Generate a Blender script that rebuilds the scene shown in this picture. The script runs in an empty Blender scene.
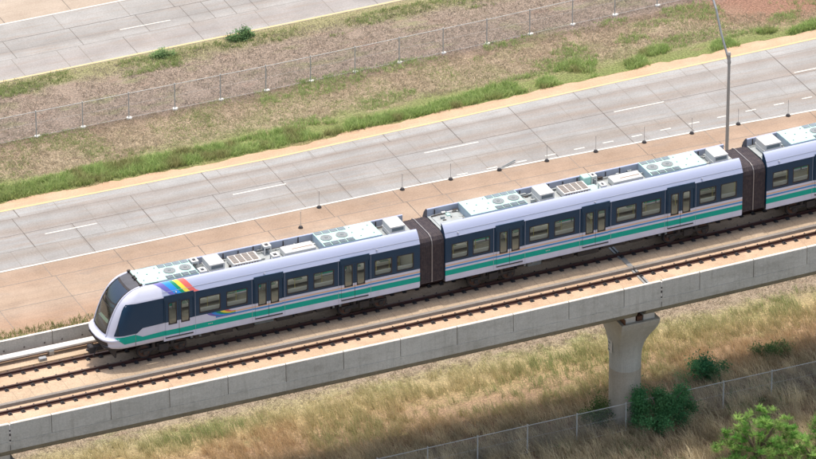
import bpy, math, random
import numpy as np
from mathutils import Vector, Matrix
R=math.radians
rnd=random.Random(7)
sc=bpy.context.scene
COL=sc.collection
ZD=10.0            # deck surface height above the ground
# ------------------------------------------------------------------ helpers
class MB:
    def __init__(s): s.v=[]; s.f=[]; s.m=[]; s.sm=[]
    def add(s,vs,fs,mi=0,smooth=False):
        o=len(s.v); s.v+= [tuple(p) for p in vs]
        for f in fs: s.f.append(tuple(o+i for i in f)); s.m.append(mi); s.sm.append(smooth)
    def box(s,x0,x1,y0,y1,z0,z1,mi=0):
        s.add([(x0,y0,z0),(x1,y0,z0),(x1,y1,z0),(x0,y1,z0),(x0,y0,z1),(x1,y0,z1),(x1,y1,z1),(x0,y1,z1)],
              [(0,3,2,1),(4,5,6,7),(0,1,5,4),(1,2,6,5),(2,3,7,6),(3,0,4,7)],mi)
    def bbox(s,x0,x1,y0,y1,z0,z1,b=.02,mi=0):   # box with chamfered top edges
        s.add([(x0,y0,z0),(x1,y0,z0),(x1,y1,z0),(x0,y1,z0),(x0,y0,z1-b),(x1,y0,z1-b),(x1,y1,z1-b),(x0,y1,z1-b),
               (x0+b,y0+b,z1),(x1-b,y0+b,z1),(x1-b,y1-b,z1),(x0+b,y1-b,z1)],
              [(0,3,2,1),(0,1,5,4),(1,2,6,5),(2,3,7,6),(3,0,4,7),(4,5,9,8),(5,6,10,9),(6,7,11,10),(7,4,8,11),(8,9,10,11)],mi)
    def quad(s,a,b,c,d,mi=0): s.add([a,b,c,d],[(0,1,2,3)],mi)
    def cyl(s,p0,p1,r0,r1=None,n=12,mi=0,caps=True,smooth=True):
        r1=r0 if r1 is None else r1
        p0=Vector(p0); p1=Vector(p1); d=(p1-p0).normalized()
        a=d.orthogonal().normalized(); b=d.cross(a)
        vs=[]
        for p,r in((p0,r0),(p1,r1)):
            for i in range(n):
                t=2*math.pi*i/n; vs.append(p+r*(math.cos(t)*a+math.sin(t)*b))
        s.add(vs,[(i,(i+1)%n,n+(i+1)%n,n+i) for i in range(n)],mi,smooth)
        if caps:
            s.add(vs[:n],[tuple(range(n-1,-1,-1))],mi); s.add(vs[n:],[tuple(range(n))],mi)
    def tube(s,pts,r,n=8,mi=0):
        for a,b in zip(pts[:-1],pts[1:]): s.cyl(a,b,r,r,n,mi)
    def build(s,name,mats,parent=None,loc=None):
        me=bpy.data.meshes.new(name); me.from_pydata(s.v,[],s.f)
        if not isinstance(mats,(list,tuple)): mats=[mats]
        for m in mats: me.materials.append(m)
        me.polygons.foreach_set('material_index',s.m); me.polygons.foreach_set('use_smooth',s.sm)
        me.update()
        o=bpy.data.objects.new(name,me); COL.objects.link(o)
        if parent: o.parent=parent
        if loc: o.location=loc
        return o
def tag(o,label=None,cat=None,group=None,kind=None):
    if label: o['label']=label
    if cat: o['category']=cat
    if group: o['group']=group
    if kind: o['kind']=kind
    return o
def empty(name,loc=(0,0,0),rz=0):
    o=bpy.data.objects.new(name,None); COL.objects.link(o); o.location=loc; o.rotation_euler=(0,0,rz); o.empty_display_size=.3
    return o
def copy_tree(o,parent=None):
    c=o.copy(); COL.objects.link(c)
    if parent: c.parent=parent
    for ch in [k for k in bpy.data.objects if k.parent==o]: copy_tree(ch,c)
    return c
def interp(x,t):
    if x<=t[0][0]: return t[0][1]
    for (a,b),(c,d) in zip(t[:-1],t[1:]):
        if x<=c: return b+(d-b)*(x-a)/(c-a)
    return t[-1][1]
def yc(x): return 0.0 if x<-6 else (x+6)**2/2000.0      # the guideway bends gently

# ------------------------------------------------------------------ materials
class N:
    def __init__(s,name):
        s.mat=bpy.data.materials.new(name); s.mat.use_nodes=True; s.t=s.mat.node_tree; s.t.nodes.clear()
        s.out=s.t.nodes.new('ShaderNodeOutputMaterial')
    def n(s,ty,**k):
        nd=s.t.nodes.new(ty)
        for a,b in k.items(): setattr(nd,a,b)
        return nd
    def l(s,a,b): s.t.links.new(a,b)
    def coord(s,kind='Object'): return s.n('ShaderNodeTexCoord').outputs[kind]
    def pos(s): return s.n('ShaderNodeNewGeometry').outputs['Position']
    def mapping(s,vec,scale=(1,1,1),loc=(0,0,0),rot=(0,0,0)):
        m=s.n('ShaderNodeMapping'); m.inputs['Scale'].default_value=scale; m.inputs['Location'].default_value=loc; m.inputs['Rotation'].default_value=rot
        s.l(vec,m.inputs[0]); return m.outputs[0]
    def noise(s,vec,scale,detail=4,rough=.55,w=0):
        n=s.n('ShaderNodeTexNoise'); n.inputs['Scale'].default_value=scale; n.inputs['Detail'].default_value=detail; n.inputs['Roughness'].default_value=rough
        s.l(vec,n.inputs['Vector']); return n.outputs['Fac']
    def ramp(s,fac,stops,interp='LINEAR'):
        r=s.n('ShaderNodeValToRGB'); r.color_ramp.interpolation=interp
        while len(r.color_ramp.elements)<len(stops): r.color_ramp.elements.new(.5)
        for e,(p,c) in zip(r.color_ramp.elements,stops):
            e.position=p; e.color=(c,c,c,1) if isinstance(c,(int,float)) else (*c,1)
        s.l(fac,r.inputs[0]); return r.outputs[0]
    def mix(s,fac,a,b,mode='MIX'):
        m=s.n('ShaderNodeMix',data_type='RGBA',blend_type=mode)
        for i,x in ((0,fac),(6,a),(7,b)):
            if isinstance(x,(int,float)): m.inputs[i].default_value=x if i==0 else (x,x,x,1)
            elif isinstance(x,tuple): m.inputs[i].default_value=(*x,1)
            else: s.l(x,m.inputs[i])
        return m.outputs[2]
    def math(s,op,a,b=0.,c=0.):
        m=s.n('ShaderNodeMath',operation=op)
        for i,x in enumerate((a,b,c)):
            if isinstance(x,(int,float)): m.inputs[i].default_value=x
            else: s.l(x,m.inputs[i])
        return m.outputs[0]
    def sep(s,v):
        q=s.n('ShaderNodeSeparateXYZ'); s.l(v,q.inputs[0]); return q.outputs
    def bsdf(s,col,rough=.8,metal=0,spec=.3,bump=None,bstr=.3,bdist=.02,coat=0):
        b=s.n('ShaderNodeBsdfPrincipled')
        if isinstance(col,tuple): b.inputs['Base Color'].default_value=(*col,1)
        else: s.l(col,b.inputs['Base Color'])
        if isinstance(rough,(int,float)): b.inputs['Roughness'].default_value=rough
        else: s.l(rough,b.inputs['Roughness'])
        b.inputs['Metallic'].default_value=metal; b.inputs['Specular IOR Level'].default_value=spec; b.inputs['Coat Weight'].default_value=coat
        if bump is not None:
            bp=s.n('ShaderNodeBump'); bp.inputs['Strength'].default_value=bstr; bp.inputs['Distance'].default_value=bdist
            s.l(bump,bp.inputs['Height']); s.l(bp.outputs[0],b.inputs['Normal'])
        s.l(b.outputs[0],s.out.inputs[0]); return s.mat

def worn(name,col,rough=.5,metal=0,spec=.4,amount=.25,scale=2.0,dirt=(.25,.2,.16),coat=0,streak=False,em=None):
    m=N(name); p=m.coord()
    v=m.mapping(p,(1,1,.25)) if streak else p
    a=m.noise(v,scale,5,.6); b=m.noise(p,scale*9,3,.6)
    f=m.ramp(a,[(.42,0.),(.75,1.)])
    c=m.mix(m.math('MULTIPLY',f,amount),col,dirt)
    c=m.mix(m.math('MULTIPLY',b,.12),c,tuple(x*.6 for x in col))
    return m.bsdf(c,rough,metal,spec,coat=coat)

def concrete(name,ca,cb,stain=(.2,.15,.11),samt=.4,sc1=.35,strx=1.0,spots=.15,bands=None,rough=.9,speck=12):
    m=N(name); p=m.pos()
    v=m.mapping(p,(strx,1,1))
    a=m.noise(v,sc1,6,.6); b=m.noise(v,sc1*4.3,5,.65); g=m.noise(p,speck,4,.7)
    c=m.mix(m.ramp(a,[(.35,0.),(.65,1.)]),ca,cb)
    c=m.mix(m.math('MULTIPLY',m.ramp(b,[(.5,0.),(.78,1.)]),samt),c,stain)
    if 'parapet' in name or 'pier' in name or 'girder' in name:
        dn=m.noise(m.mapping(p,(2.6,2.6,.18)),1.5,5,.7); c=m.mix(m.math('MULTIPLY',m.ramp(dn,[(.5,0.),(.72,1.)]),.35),c,stain)
        w=m.n('ShaderNodeTexWhiteNoise',noise_dimensions='1D'); m.l(m.math('FLOOR',m.math('DIVIDE',m.math('ADD',m.sep(p)[0],21.06),3.43)),w.inputs['W']); c=m.mix(.35,c,m.ramp(w.outputs['Value'],[(0.,.44),(1.,.56)]),'OVERLAY')
    c=m.mix(spots,c,m.ramp(g,[(.3,.05),(.7,.75)]),'OVERLAY')
    return m.bsdf(c,rough,0,.2,bump=g,bstr=.25,bdist=.01)

M={}
M['deck']=concrete('deck_concrete',(.43,.305,.205),(.53,.385,.27),(.29,.19,.125),.6,.5,.6,.3)
M['walk']=concrete('walkway_concrete',(.40,.30,.205),(.47,.36,.255),(.32,.23,.15),.4,.6,.5,.3)
M['parapet']=concrete('parapet_concrete',(.47,.465,.42),(.55,.545,.495),(.26,.245,.20),.5,.45,.35,.2)
M['partop']=concrete('parapet_lit_top_concrete',(.6,.56,.5),(.68,.64,.58),(.4,.36,.3),.3,.6,.5,.2)  # lighter copy of the parapet concrete, paints the top faces as sunlit
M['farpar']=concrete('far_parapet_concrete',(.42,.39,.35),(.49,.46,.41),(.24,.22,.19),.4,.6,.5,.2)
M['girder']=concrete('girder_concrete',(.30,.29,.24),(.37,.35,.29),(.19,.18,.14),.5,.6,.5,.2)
M['conduit']=concrete('conduit_grey',(.23,.205,.18),(.28,.25,.22),(.18,.15,.12),.3,.6,.4,.2)
M['joint']=worn('joint_sealant',(.115,.10,.09),.9,amount=.3)
M['jointl']=worn('faint_joint_line',(.19,.17,.15),.9,amount=.5)
M['jointp']=worn('panel_joint_line',(.27,.20,.14),.9,amount=.4)
M['rail']=worn('rusty_rail_steel',(.062,.024,.022),.6,.3,amount=.5,dirt=(.12,.06,.035))
M['railtop']=worn('polished_rail_head',(.15,.09,.07),.35,.8,amount=.2)
M['black']=worn('black_rubber',(.035,.032,.035),.7,amount=.3,dirt=(.07,.05,.04))
M['dark']=worn('dark_underframe',(.045,.04,.04),.7,amount=.4,dirt=(.12,.08,.05))
M['rust']=worn('rusty_wheel',(.16,.085,.06),.6,.3,amount=.5,dirt=(.07,.04,.03))
M['steel']=worn('galvanised_steel',(.40,.41,.41),.45,.6,amount=.3)
M['pole']=worn('weathered_grey_pole',(.42,.41,.39),.7,0,amount=.3,streak=True)
M['fencepost']=worn('grey_fence_steel',(.50,.50,.48),.6,0,amount=.3)
M['footing']=worn('white_footing',(.72,.70,.66),.9,amount=.3)
M['yellow']=worn('yellow_paint',(.60,.44,.22),.8,amount=.6,scale=1.2,dirt=(.5,.42,.32))
M['paint']=worn('white_road_paint',(.58,.56,.51),.8,amount=.6,scale=1.3,dirt=(.45,.42,.38))
# train paints
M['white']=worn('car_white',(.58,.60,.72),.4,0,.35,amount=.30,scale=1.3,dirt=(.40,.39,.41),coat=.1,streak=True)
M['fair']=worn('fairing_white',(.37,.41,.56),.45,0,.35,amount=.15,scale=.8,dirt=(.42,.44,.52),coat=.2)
M['fairin']=worn('fairing_inner',(.36,.39,.47),.6,amount=.3)
M['navy']=worn('navy_band',(.010,.042,.088),.3,0,.35,amount=.25,scale=1.5,dirt=(.03,.06,.11),coat=0)
M['navyd']=worn('navy_door',(.012,.046,.092),.32,0,.35,amount=.2,scale=2,dirt=(.03,.07,.12),coat=0)
M['green']=worn('teal_stripe',(.0,.36,.275),.45,0,.25,amount=.06,dirt=(.1,.3,.27))
M['blue']=worn('blue_stripe',(.04,.25,.55),.35,amount=.08,dirt=(.2,.35,.5))
M['orange']=worn('orange_stripe',(.70,.42,.26),.35,amount=.08,dirt=(.6,.45,.35))
M['mint']=worn('pale_mint_steel',(.39,.60,.54),.6,amount=.2,dirt=(.42,.55,.52),scale=1.5)
M['mintside']=worn('blue_grey_side',(.42,.52,.60),.5,amount=.2)
M['grille']=worn('grey_grille',(.17,.20,.21),.7,amount=.3)
M['grilled']=worn('dark_grille',(.06,.065,.065),.7,amount=.4,dirt=(.2,.2,.18))
M['roofdeck']=worn('roof_deck_grey',(.34,.37,.37),.7,amount=.6,scale=3,dirt=(.22,.21,.19))
M['roofwhite']=worn('roof_equipment_white',(.66,.65,.62),.5,amount=.2,dirt=(.5,.45,.4))
M['brown']=worn('resistor_grid_brown',(.27,.21,.17),.7,amount=.4,dirt=(.16,.12,.1))
M['bellows']=worn('bellows_cloth',(.036,.028,.034),.75,amount=.4,dirt=(.13,.10,.09),scale=5)
M['hoop']=worn('bellows_hoop',(.36,.34,.34),.4,.4,amount=.3)
M['purple']=worn('rainbow_purple',(.13,.12,.42),.4,amount=.05)
M['rblue']=worn('rainbow_blue',(.02,.26,.68),.4,amount=.05)
M['rgreen']=worn('rainbow_green',(.0,.26,.14),.4,amount=.05)
M['ryellow']=worn('rainbow_yellow',(.80,.66,.06),.4,amount=.05)
M['rred']=worn('rainbow_red',(.66,.13,.11),.4,amount=.05)
M['interior']=worn('interior_lining',(.33,.34,.32),.6,amount=.2)
M['floor_in']=worn('interior_floor',(.19,.185,.165),.7,amount=.3)
M['seat']=worn('interior_seat',(.10,.17,.15),.6,amount=.3,dirt=(.3,.3,.2))
M['seatl']=worn('interior_seat_shell',(.42,.43,.42),.6,amount=.3)
M['grab']=worn('yellow_grab_pole',(.5,.45,.16),.4,amount=.2)
M['gdark']=worn('upper_windscreen_panel',(.08,.08,.09),.45,0,.3,amount=.15,dirt=(.3,.3,.33))
M['lamp']=N('ceiling_lamp_strip')
e=M['lamp'].n('ShaderNodeEmission'); e.inputs[0].default_value=(1,.97,.9,1); e.inputs[1].default_value=7
M['lamp'].l(e.outputs[0],M['lamp'].out.inputs[0]); M['lamp']=M['lamp'].mat
def glass(name,tint,refl,rough=.04):
    m=N(name); gc=(.6,.66,.75) if 'wind' in name else (.7,.75,.85); t=m.n('ShaderNodeBsdfTransparent'); t.inputs[0].default_value=(*tint,1)
    g=m.n('ShaderNodeBsdfGlossy'); g.inputs['Roughness'].default_value=rough; g.inputs[0].default_value=(*gc,1)
    ge=m.n('ShaderNodeNewGeometry'); dp=m.n('ShaderNodeVectorMath',operation='DOT_PRODUCT'); m.l(ge.outputs['Normal'],dp.inputs[0]); m.l(ge.outputs['Incoming'],dp.inputs[1])
    k=m.math('POWER',m.math('SUBTRACT',1.0,m.math('ABSOLUTE',dp.outputs['Value'])),4.0)
    f=m.math('ADD',m.math('MULTIPLY',k,.9),.05+refl)
    mx=m.n('ShaderNodeMixShader'); m.l(f,mx.inputs[0]); m.l(t.outputs[0],mx.inputs[1]); m.l(g.outputs[0],mx.inputs[2])
    m.l(mx.outputs[0],m.out.inputs[0]); return m.mat
M['glass']=glass('tinted_window_glass',(.80,.82,.76),.04)
M['wind']=glass('windscreen_glass',(.45,.50,.48),.20,.12)
M['lightgreen']=worn('pale_green_dashboard',(.6,.85,.7),.5,amount=.1)
M['headlens']=worn('headlight_lens',(.25,.27,.22),.2,0,.6,amount=.2)

# chain link fabric: real-size diamonds by alpha
def chain(name,col):
    m=N(name); x,y,z=m.sep(m.pos())[:3]
    def line(op):
        s_=m.math(op,x,z); a=m.math('MODULO',m.math('ADD',m.math('MULTIPLY',s_,1.0),1000.),.07)
        return m.math('LESS_THAN',a,.0042)
    f=m.math('MAXIMUM',line('ADD'),line('SUBTRACT'))
    t=m.n('ShaderNodeBsdfTransparent'); b=m.n('ShaderNodeBsdfPrincipled'); b.inputs['Base Color'].default_value=(*col,1); b.inputs['Roughness'].default_value=.6
    mx=m.n('ShaderNodeMixShader'); m.l(f,mx.inputs[0]); m.l(t.outputs[0],mx.inputs[1]); m.l(b.outputs[0],mx.inputs[2]); m.l(mx.outputs[0],m.out.inputs[0])
    return m.mat
M['chain']=chain('chain_link_wire',(.42,.42,.42))

# leaf / grass: colour from a per-blade attribute
def leafmat(name,trans=.35,rough=.7):
    m=N(name); a=m.n('ShaderNodeAttribute'); a.attribute_name='col'
    d=m.n('ShaderNodeBsdfDiffuse'); t=m.n('ShaderNodeBsdfTranslucent')
    m.l(a.outputs['Color'],d.inputs[0]); m.l(a.outputs['Color'],t.inputs[0])
    mx=m.n('ShaderNodeMixShader'); mx.inputs[0].default_value=trans
    m.l(d.outputs[0],mx.inputs[1]); m.l(t.outputs[0],mx.inputs[2]); m.l(mx.outputs[0],m.out.inputs[0])
    return m.mat
M['leaf']=leafmat('leaf_green'); M['blade']=leafmat('grass_blade',.4)
M['bark']=worn('shrub_bark',(.14,.10,.07),.9,amount=.4)

# ground
def ground_mat():
    m=N('ground_soil_and_dry_grass'); p=m.pos(); x,y,z=m.sep(p)[:3]
    n1=m.noise(p,.22,5,.6); n2=m.noise(m.mapping(p,(.6,1,1)),1.6,6,.65); n3=m.noise(p,7,5,.7); n4=m.noise(p,24,4,.75)
    yy=m.math('ADD',y,m.math('MULTIPLY',m.math('SUBTRACT',n1,.5),3.0))
    yy=m.math('ADD',yy,m.math('MULTIPLY',m.math('SUBTRACT',n2,.5),1.6))
    lo,hi=-20.,80.
    f=m.math('DIVIDE',m.math('SUBTRACT',yy,lo),hi-lo)
    st=[(-20,(.17,.125,.085)),(3,(.20,.14,.095)),(5.5,(.34,.235,.15)),(7.5,(.36,.28,.15)),(9.6,(.30,.26,.15)),(10.3,(.28,.225,.165)),(14,(.27,.215,.165)),  # darkest soil lies under the viaduct, its shade put into the colour
        (22,(.27,.19,.12)),(38,(.3,.2,.13)),(40,(.17,.20,.07)),(41.6,(.19,.205,.085)),(42.6,(.30,.245,.165)),(45.8,(.29,.225,.16)),(46.6,(.19,.14,.105)),
        (47.3,(.245,.195,.16)),(52.5,(.265,.21,.165)),(54,(.24,.225,.12)),(62,(.33,.25,.17)),(80,(.36,.27,.18))]
    base=m.ramp(f,[((a-lo)/(hi-lo),c) for a,c in st])
    # green patches
    g1=m.ramp(m.noise(m.mapping(p,(.5,1,1),(3.1,7.7,0)),.55,5,.65),[(.54,0.),(.66,1.)])
    c=m.mix(m.math('MULTIPLY',g1,.38),base,(.17,.21,.07))
    g2=m.ramp(m.noise(m.mapping(p,(.45,1,1),(13.1,-7.7,0)),.9,5,.7),[(.56,0.),(.7,1.)])
    c=m.mix(m.math('MULTIPLY',g2,.5),c,(.23,.145,.11))
    # red bare soil far right of the median
    rx=m.ramp(m.math('ADD',x,m.math('MULTIPLY',n2,8.)),[(0.,0.),(1.,0.)])
    dx=m.math('SUBTRACT',x,50.); dy=m.math('SUBTRACT',y,46.2)
    d=m.math('SQRT',m.math('ADD',m.math('POWER',dx,2.),m.math('MULTIPLY',m.math('POWER',dy,2.),3.)))
    r_=m.ramp(m.math('DIVIDE',m.math('ADD',d,m.math('MULTIPLY',n2,5.)),12.),[(.55,1.),(.95,0.)])
    c=m.mix(m.math('MULTIPLY',r_,.9),c,(.25,.14,.10))
    c=m.mix(.9,c,m.ramp(n3,[(.3,.2),(.5,.5),(.7,.85)]),'OVERLAY')
    c=m.mix(.9,c,m.ramp(n4,[(.32,.15),(.5,.5),(.68,.88)]),'OVERLAY')
    return m.bsdf(c,.95,0,.1,bump=n3,bstr=.9,bdist=.12)
M['ground']=ground_mat()

def road_mat(name,bands,ca,cb,amt=1.0):
    # UV: u = metres along, v = 0..1 across (0 near edge)
    m=N(name); uv=m.coord('UV'); u,v,_=m.sep(uv)[:3]; p=m.pos()
    n0=m.noise(m.mapping(p,(.05,.8,1)),1.3,5,.6)
    n1=m.noise(m.mapping(p,(.12,1.5,1)),1.6,6,.65); n2=m.noise(p,.5,5,.6); n3=m.noise(p,9,5,.75)
    vv=m.math('ADD',v,m.math('MULTIPLY',m.math('SUBTRACT',n0,.5),.10))
    base=m.ramp(vv,bands)
    tone=m.mix(m.ramp(n2,[(.3,0.),(.7,1.)]),ca,cb)
    c=m.mix(1.0,tone,base,'MULTIPLY')
    c=m.mix(m.math('MULTIPLY',m.ramp(n1,[(.48,0.),(.75,1.)]),.55*amt),c,(.25,.185,.14))
    n5=m.noise(m.mapping(p,(.35,.9,1),(5,9,0)),.9,6,.7); c=m.mix(m.math('MULTIPLY',m.ramp(n5,[(.55,0.),(.72,1.)]),.30*amt),c,(.17,.165,.16))
    # slab to slab tone: cell noise along u
    w=m.n('ShaderNodeTexWhiteNoise',noise_dimensions='2D'); cv=m.n('ShaderNodeCombineXYZ')
    m.l(m.math('FLOOR',m.math('DIVIDE',u,4.6)),cv.inputs[0]); m.l(m.math('FLOOR',m.math('MULTIPLY',v,2.001)),cv.inputs[1]); m.l(cv.outputs[0],w.inputs[0])
    c=m.mix(.32*amt,c,m.ramp(w.outputs['Value'],[(0.,.45),(1.,.55)]),'OVERLAY')
    c=m.mix(.45,c,m.ramp(n3,[(.3,.3),(.7,.7)]),'OVERLAY')
    return m.bsdf(c,.85,0,.25,bump=n3,bstr=.2,bdist=.01)
W=(1,1,1)
M['road']=road_mat('grey_road_concrete',[(0.,(.98,.97,.97)),(.12,(.95,.93,.92)),(.22,(.86,.77,.70)),(.34,(1,1,1)),(.45,(.9,.87,.86)),(.52,(.97,.96,.96)),(.62,(.86,.77,.71)),(.74,(1,1,1)),(.84,(.88,.80,.75)),(.90,(1.1,1.1,1.1)),(1.,(1.12,1.12,1.12))],(.25,.248,.24),(.30,.298,.29))
M['road2']=road_mat('grey_far_road_concrete',[(0.,(1.08,1.07,1.07)),(.2,(.94,.89,.88)),(.4,(1.05,1.05,1.05)),(.5,(.85,.83,.82)),(.7,(1.02,1.02,1.02)),(1.,(1.05,1.04,1.03))],(.25,.243,.23),(.31,.303,.29))
M['shoulder']=road_mat('tan_shoulder_concrete',[(0.,(.92,.78,.66)),(.18,(.95,.80,.70)),(.36,(1.02,.98,.95)),(.5,(.98,.92,.86)),(.63,(1.08,1.04,1.)),(.75,(1.,.92,.86)),(.9,(.9,.82,.76)),(1.,(.93,.88,.84))],(.275,.215,.165),(.35,.28,.22),1.15)
M['shoulder2']=road_mat('far_shoulder_concrete',[(0.,(.9,.85,.8)),(.5,(1.,.96,.92)),(1.,(.9,.86,.8))],(.33,.285,.235),(.40,.35,.295),.8)
M['strip']=road_mat('orange_tan_median_strip',[(0.,W),(1.,W)],(.42,.28,.18),(.49,.34,.23),.7)

# ------------------------------------------------------------------ world, sun, camera
wd=bpy.data.worlds.new('World'); sc.world=wd; wd.use_nodes=True
nt=wd.node_tree; bg=nt.nodes['Background']; sky=nt.nodes.new('ShaderNodeTexSky'); sky.sky_type='NISHITA'; sky.sun_disc=False
TOSUN=Vector((.07,.105,1)).normalized()
el=math.asin(TOSUN.z); az=math.atan2(TOSUN.x,TOSUN.y)
sky.sun_elevation=el; sky.sun_rotation=az; sky.air_density=1.5; sky.dust_density=6.0; sky.ozone_density=1.0
nt.links.new(sky.outputs[0],bg.inputs[0]); bg.inputs[1].default_value=.15
sl=bpy.data.lights.new('sun','SUN'); sl.energy=2.0; sl.angle=R(.5); sl.color=(1,.95,.88)
so=bpy.data.objects.new('sun',sl); COL.objects.link(so); so.rotation_euler=TOSUN.to_track_quat('Z','Y').to_euler(); so.location=(0,0,60)
vs=sc.view_settings; vs.view_transform='Standard'; vs.look='None'; vs.gamma=1; vs.use_curve_mapping=False; vs.exposure=.60
cam=bpy.data.cameras.new('camera'); co=bpy.data.objects.new('camera',cam); COL.objects.link(co); sc.camera=co
cam.sensor_width=36; cam.clip_end=4000; cam.clip_start=1
PSI,TH,DD=R(24),R(28),350.; S=16.6/math.cos(PSI); F=S*DD; cam.lens=36*F/816
r_=Vector((math.cos(PSI),-math.sin(PSI),0)); a_=Vector((math.sin(PSI),math.cos(PSI),0))
f_=math.cos(TH)*a_+Vector((0,0,-math.sin(TH))); u_=math.sin(TH)*a_+Vector((0,0,math.cos(TH)))
cp=Vector((0,-4.25,ZD+1.1))-DD*f_+((337-229.5)/F*DD)*u_
m=Matrix((r_,u_,-f_)).transposed().to_4x4(); m.translation=cp; co.matrix_world=m

# ------------------------------------------------------------------ ground and roads
mb=MB(); mb.quad((-900,-700,0),(900,-700,0),(900,1500,0),(-900,1500,0)); tag(mb.build('ground',M['ground']),kind='structure')
XS=[-300,-120,-60,-30,-20,-12,-5,0,5,10,15,20,25,30,35,40,45,50,60,80,140,300]
YEL=[(-300,38.6),(-8,38.5),(10,38.3),(20,38.6),(31,39.0),(48,39.5),(300,47)]
WHI=[(-300,31.2),(-11,31.25),(16,31.4),(26,31.2),(35,30.88),(43.5,30.5),(300,20)]
UY=[(-300,54.8),(-2,54.85),(19,55.2),(27,55.4),(300,62)]
def strip(mb,lo,hi,z,mi=0,xs=XS,x0=None,x1=None):
    xs=[x for x in xs if (x0 is None or x>x0) and (x1 is None or x<x1)]
    if x0 is not None: xs=[x0]+xs
    if x1 is not None: xs=xs+[x1]
    for a,b in zip(xs[:-1],xs[1:]): mb.quad((a,lo(a),z),(b,lo(b),z),(b,hi(b),z),(a,hi(a),z),mi)
def pavement(name,lo,hi,z,mat,joints,jm=None,uvs=True):
    mb=MB(); strip(mb,lo,hi,z,0); nb=len(mb.f)
    joints(mb,z+.004)
    o=mb.build(name,[mat,jm or M['joint'],M['jointl']])
    uvl=o.data.uv_layers.new(name='UVMap')
    for poly in o.data.polygons:
        for li in poly.loop_indices:
            c=o.data.vertices[o.data.loops[li].vertex_index].co
            v=(c.y-lo(c.x))/(hi(c.x)-lo(c.x)); uvl.data[li].uv=(c.x+400,v)
    return tag(o,kind='structure')
wh=lambda x:interp(x,WHI); ye=lambda x:interp(x,YEL); uy=lambda x:interp(x,UY)
def jline(mb,lo,hi,z,x,w,mi=1,skew=0):
    a,b=lo(x),hi(x); mb.quad((x-w/2,a,z),(x+w/2,a,z),(x+w/2+skew,b,z),(x-w/2+skew,b,z),mi)
def lng(mb,fn,z,w,mi=1): strip(mb,lambda x:fn(x)-w/2,lambda x:fn(x)+w/2,z,mi)
def joints_road(mb,z):
    rr=random.Random(3)
    mid=lambda x:wh(x)+(ye(x)-wh(x))*.56; q=lambda x:wh(x)+(ye(x)-wh(x))*.30; t=lambda x:ye(x)-1.15
    lng(mb,mid,z,.04); lng(mb,q,z,.035,2); lng(mb,t,z,.03,2)
    x=-60
    while x<90:
        for lo,hi in ((wh,q),(q,mid),(mid,t),(t,ye)):
            if rr.random()<.88: jline(mb,lo,hi,z,x+rr.choice((0,0,0,.5)),rr.choice((.035,.045,.06)),1 if rr.random()<.75 else 2)
            for e in (1.5,3.0):
                if rr.random()<.45: jline(mb,lo,hi,z,x+e,.025,2)
        x+=rr.choice([4.6,4.6,4.6,3.1])
pavement('road',lambda x:wh(x)-.02,ye,.008,M['road'],joints_road)
def joints_sh(mb,z):
    a=lambda x:wh(x)-1.75; b=lambda x:wh(x)-4.5; g=lambda x:23.9
    lng(mb,a,z,.05,2); lng(mb,b,z,.05,2)
    x=-60; rr=random.Random(5)
    while x<80:
        jline(mb,a,wh,z,x,.04,1 if rr.random()<.5 else 2); jline(mb,b,a,z,x+.2,.045,1 if rr.random()<.7 else 2); jline(mb,g,b,z,x+.2,.035,2); x+=4.6 if rr.random()<.7 else 2.6
pavement('shoulder',lambda x:23.8+.25*math.sin(x*.7),lambda x:wh(x)-.02,.004,M['shoulder'],joints_sh)
rs=random.Random(11)
XF=[-300,-100]+[-40+.5*i for i in range(220)]+[120,300]
edge={x:rs.uniform(-.12,.12) for x in XF}
mb=MB(); strip(mb,ye,lambda x:ye(x)+(1.1 if x<0 else .95 if x<15 else 1.15)+edge.get(x,0)+.12*math.sin(x*.9),.012,0,XF)
o=mb.build('median_kerb_strip',[M['strip']]); tag(o,kind='structure')
uvl=o.data.uv_layers.new(name='UVMap')
for poly in o.data.polygons:
    for li in poly.loop_indices:
        c=o.data.vertices[o.data.loops[li].vertex_index].co; uvl.data[li].uv=(c.x+400,.5)
def joints_up(mb,z):
    rr=random.Random(9); fr=lambda k:(lambda x:uy(x)+7.75*k)
    lng(mb,fr(.70),z,.05); lng(mb,fr(.5),z,.03,2); lng(mb,fr(.36),z,.03,2)
    for lo,hi,off in ((fr(0),fr(.36),0),(fr(.36),fr(.7),2),(fr(.7),fr(1),0)):
        x=-60+off
        while x<90:
            jline(mb,lo,hi,z,x,.04,1 if rr.random()<.6 else 2); x+=rr.choice([4.6,4.6,1.5,3.1])
pavement('far_road',uy,lambda x:uy(x)+7.75,.008,M['road2'],joints_up)
pavement('far_shoulder',lambda x:uy(x)+7.75,lambda x:uy(x)+14,.004,M['shoulder2'],lambda mb,z:[jline(mb,lambda x:uy(x)+7.75,lambda x:uy(x)+14,z,-40+4.6*i,.04,1) for i in range(20)])
# painted lines
def line(name,fn,w,z,mat,x0=None,x1=None):
    mb=MB(); strip(mb,lambda x:fn(x)-w/2,lambda x:fn(x)+w/2,z,0,XS,x0,x1); return tag(mb.build(name,mat),kind='structure')
line('yellow_edge_line',lambda x:ye(x)+.02,.15,.02,M['yellow'])
line('white_edge_line',wh,.15,.02,M['paint'])
line('yellow_edge_line',lambda x:uy(x)+.12,.17,.02,M['yellow'])
line('white_edge_line',lambda x:uy(x)+7.75,.15,.02,M['paint'])
for xa,xb,y0 in ((-6.66,-3.31,34.7),(5.67,9.2,34.8),(18.63,22.3,35.1),(31.79,35.26,35.4),(44.6,48,35.7),(-19,-15.5,34.7)):
    line('lane_dash',lambda x,y0=y0:y0,.12,.02,M['paint'],xa,xb)
for i in range(13):
    xa=19.25+2.01*i; line('lane_dash',lambda x,i=i:31.58+.058*max(0,i-1),.12,.02,M['paint'],xa,xa+.72)
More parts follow.
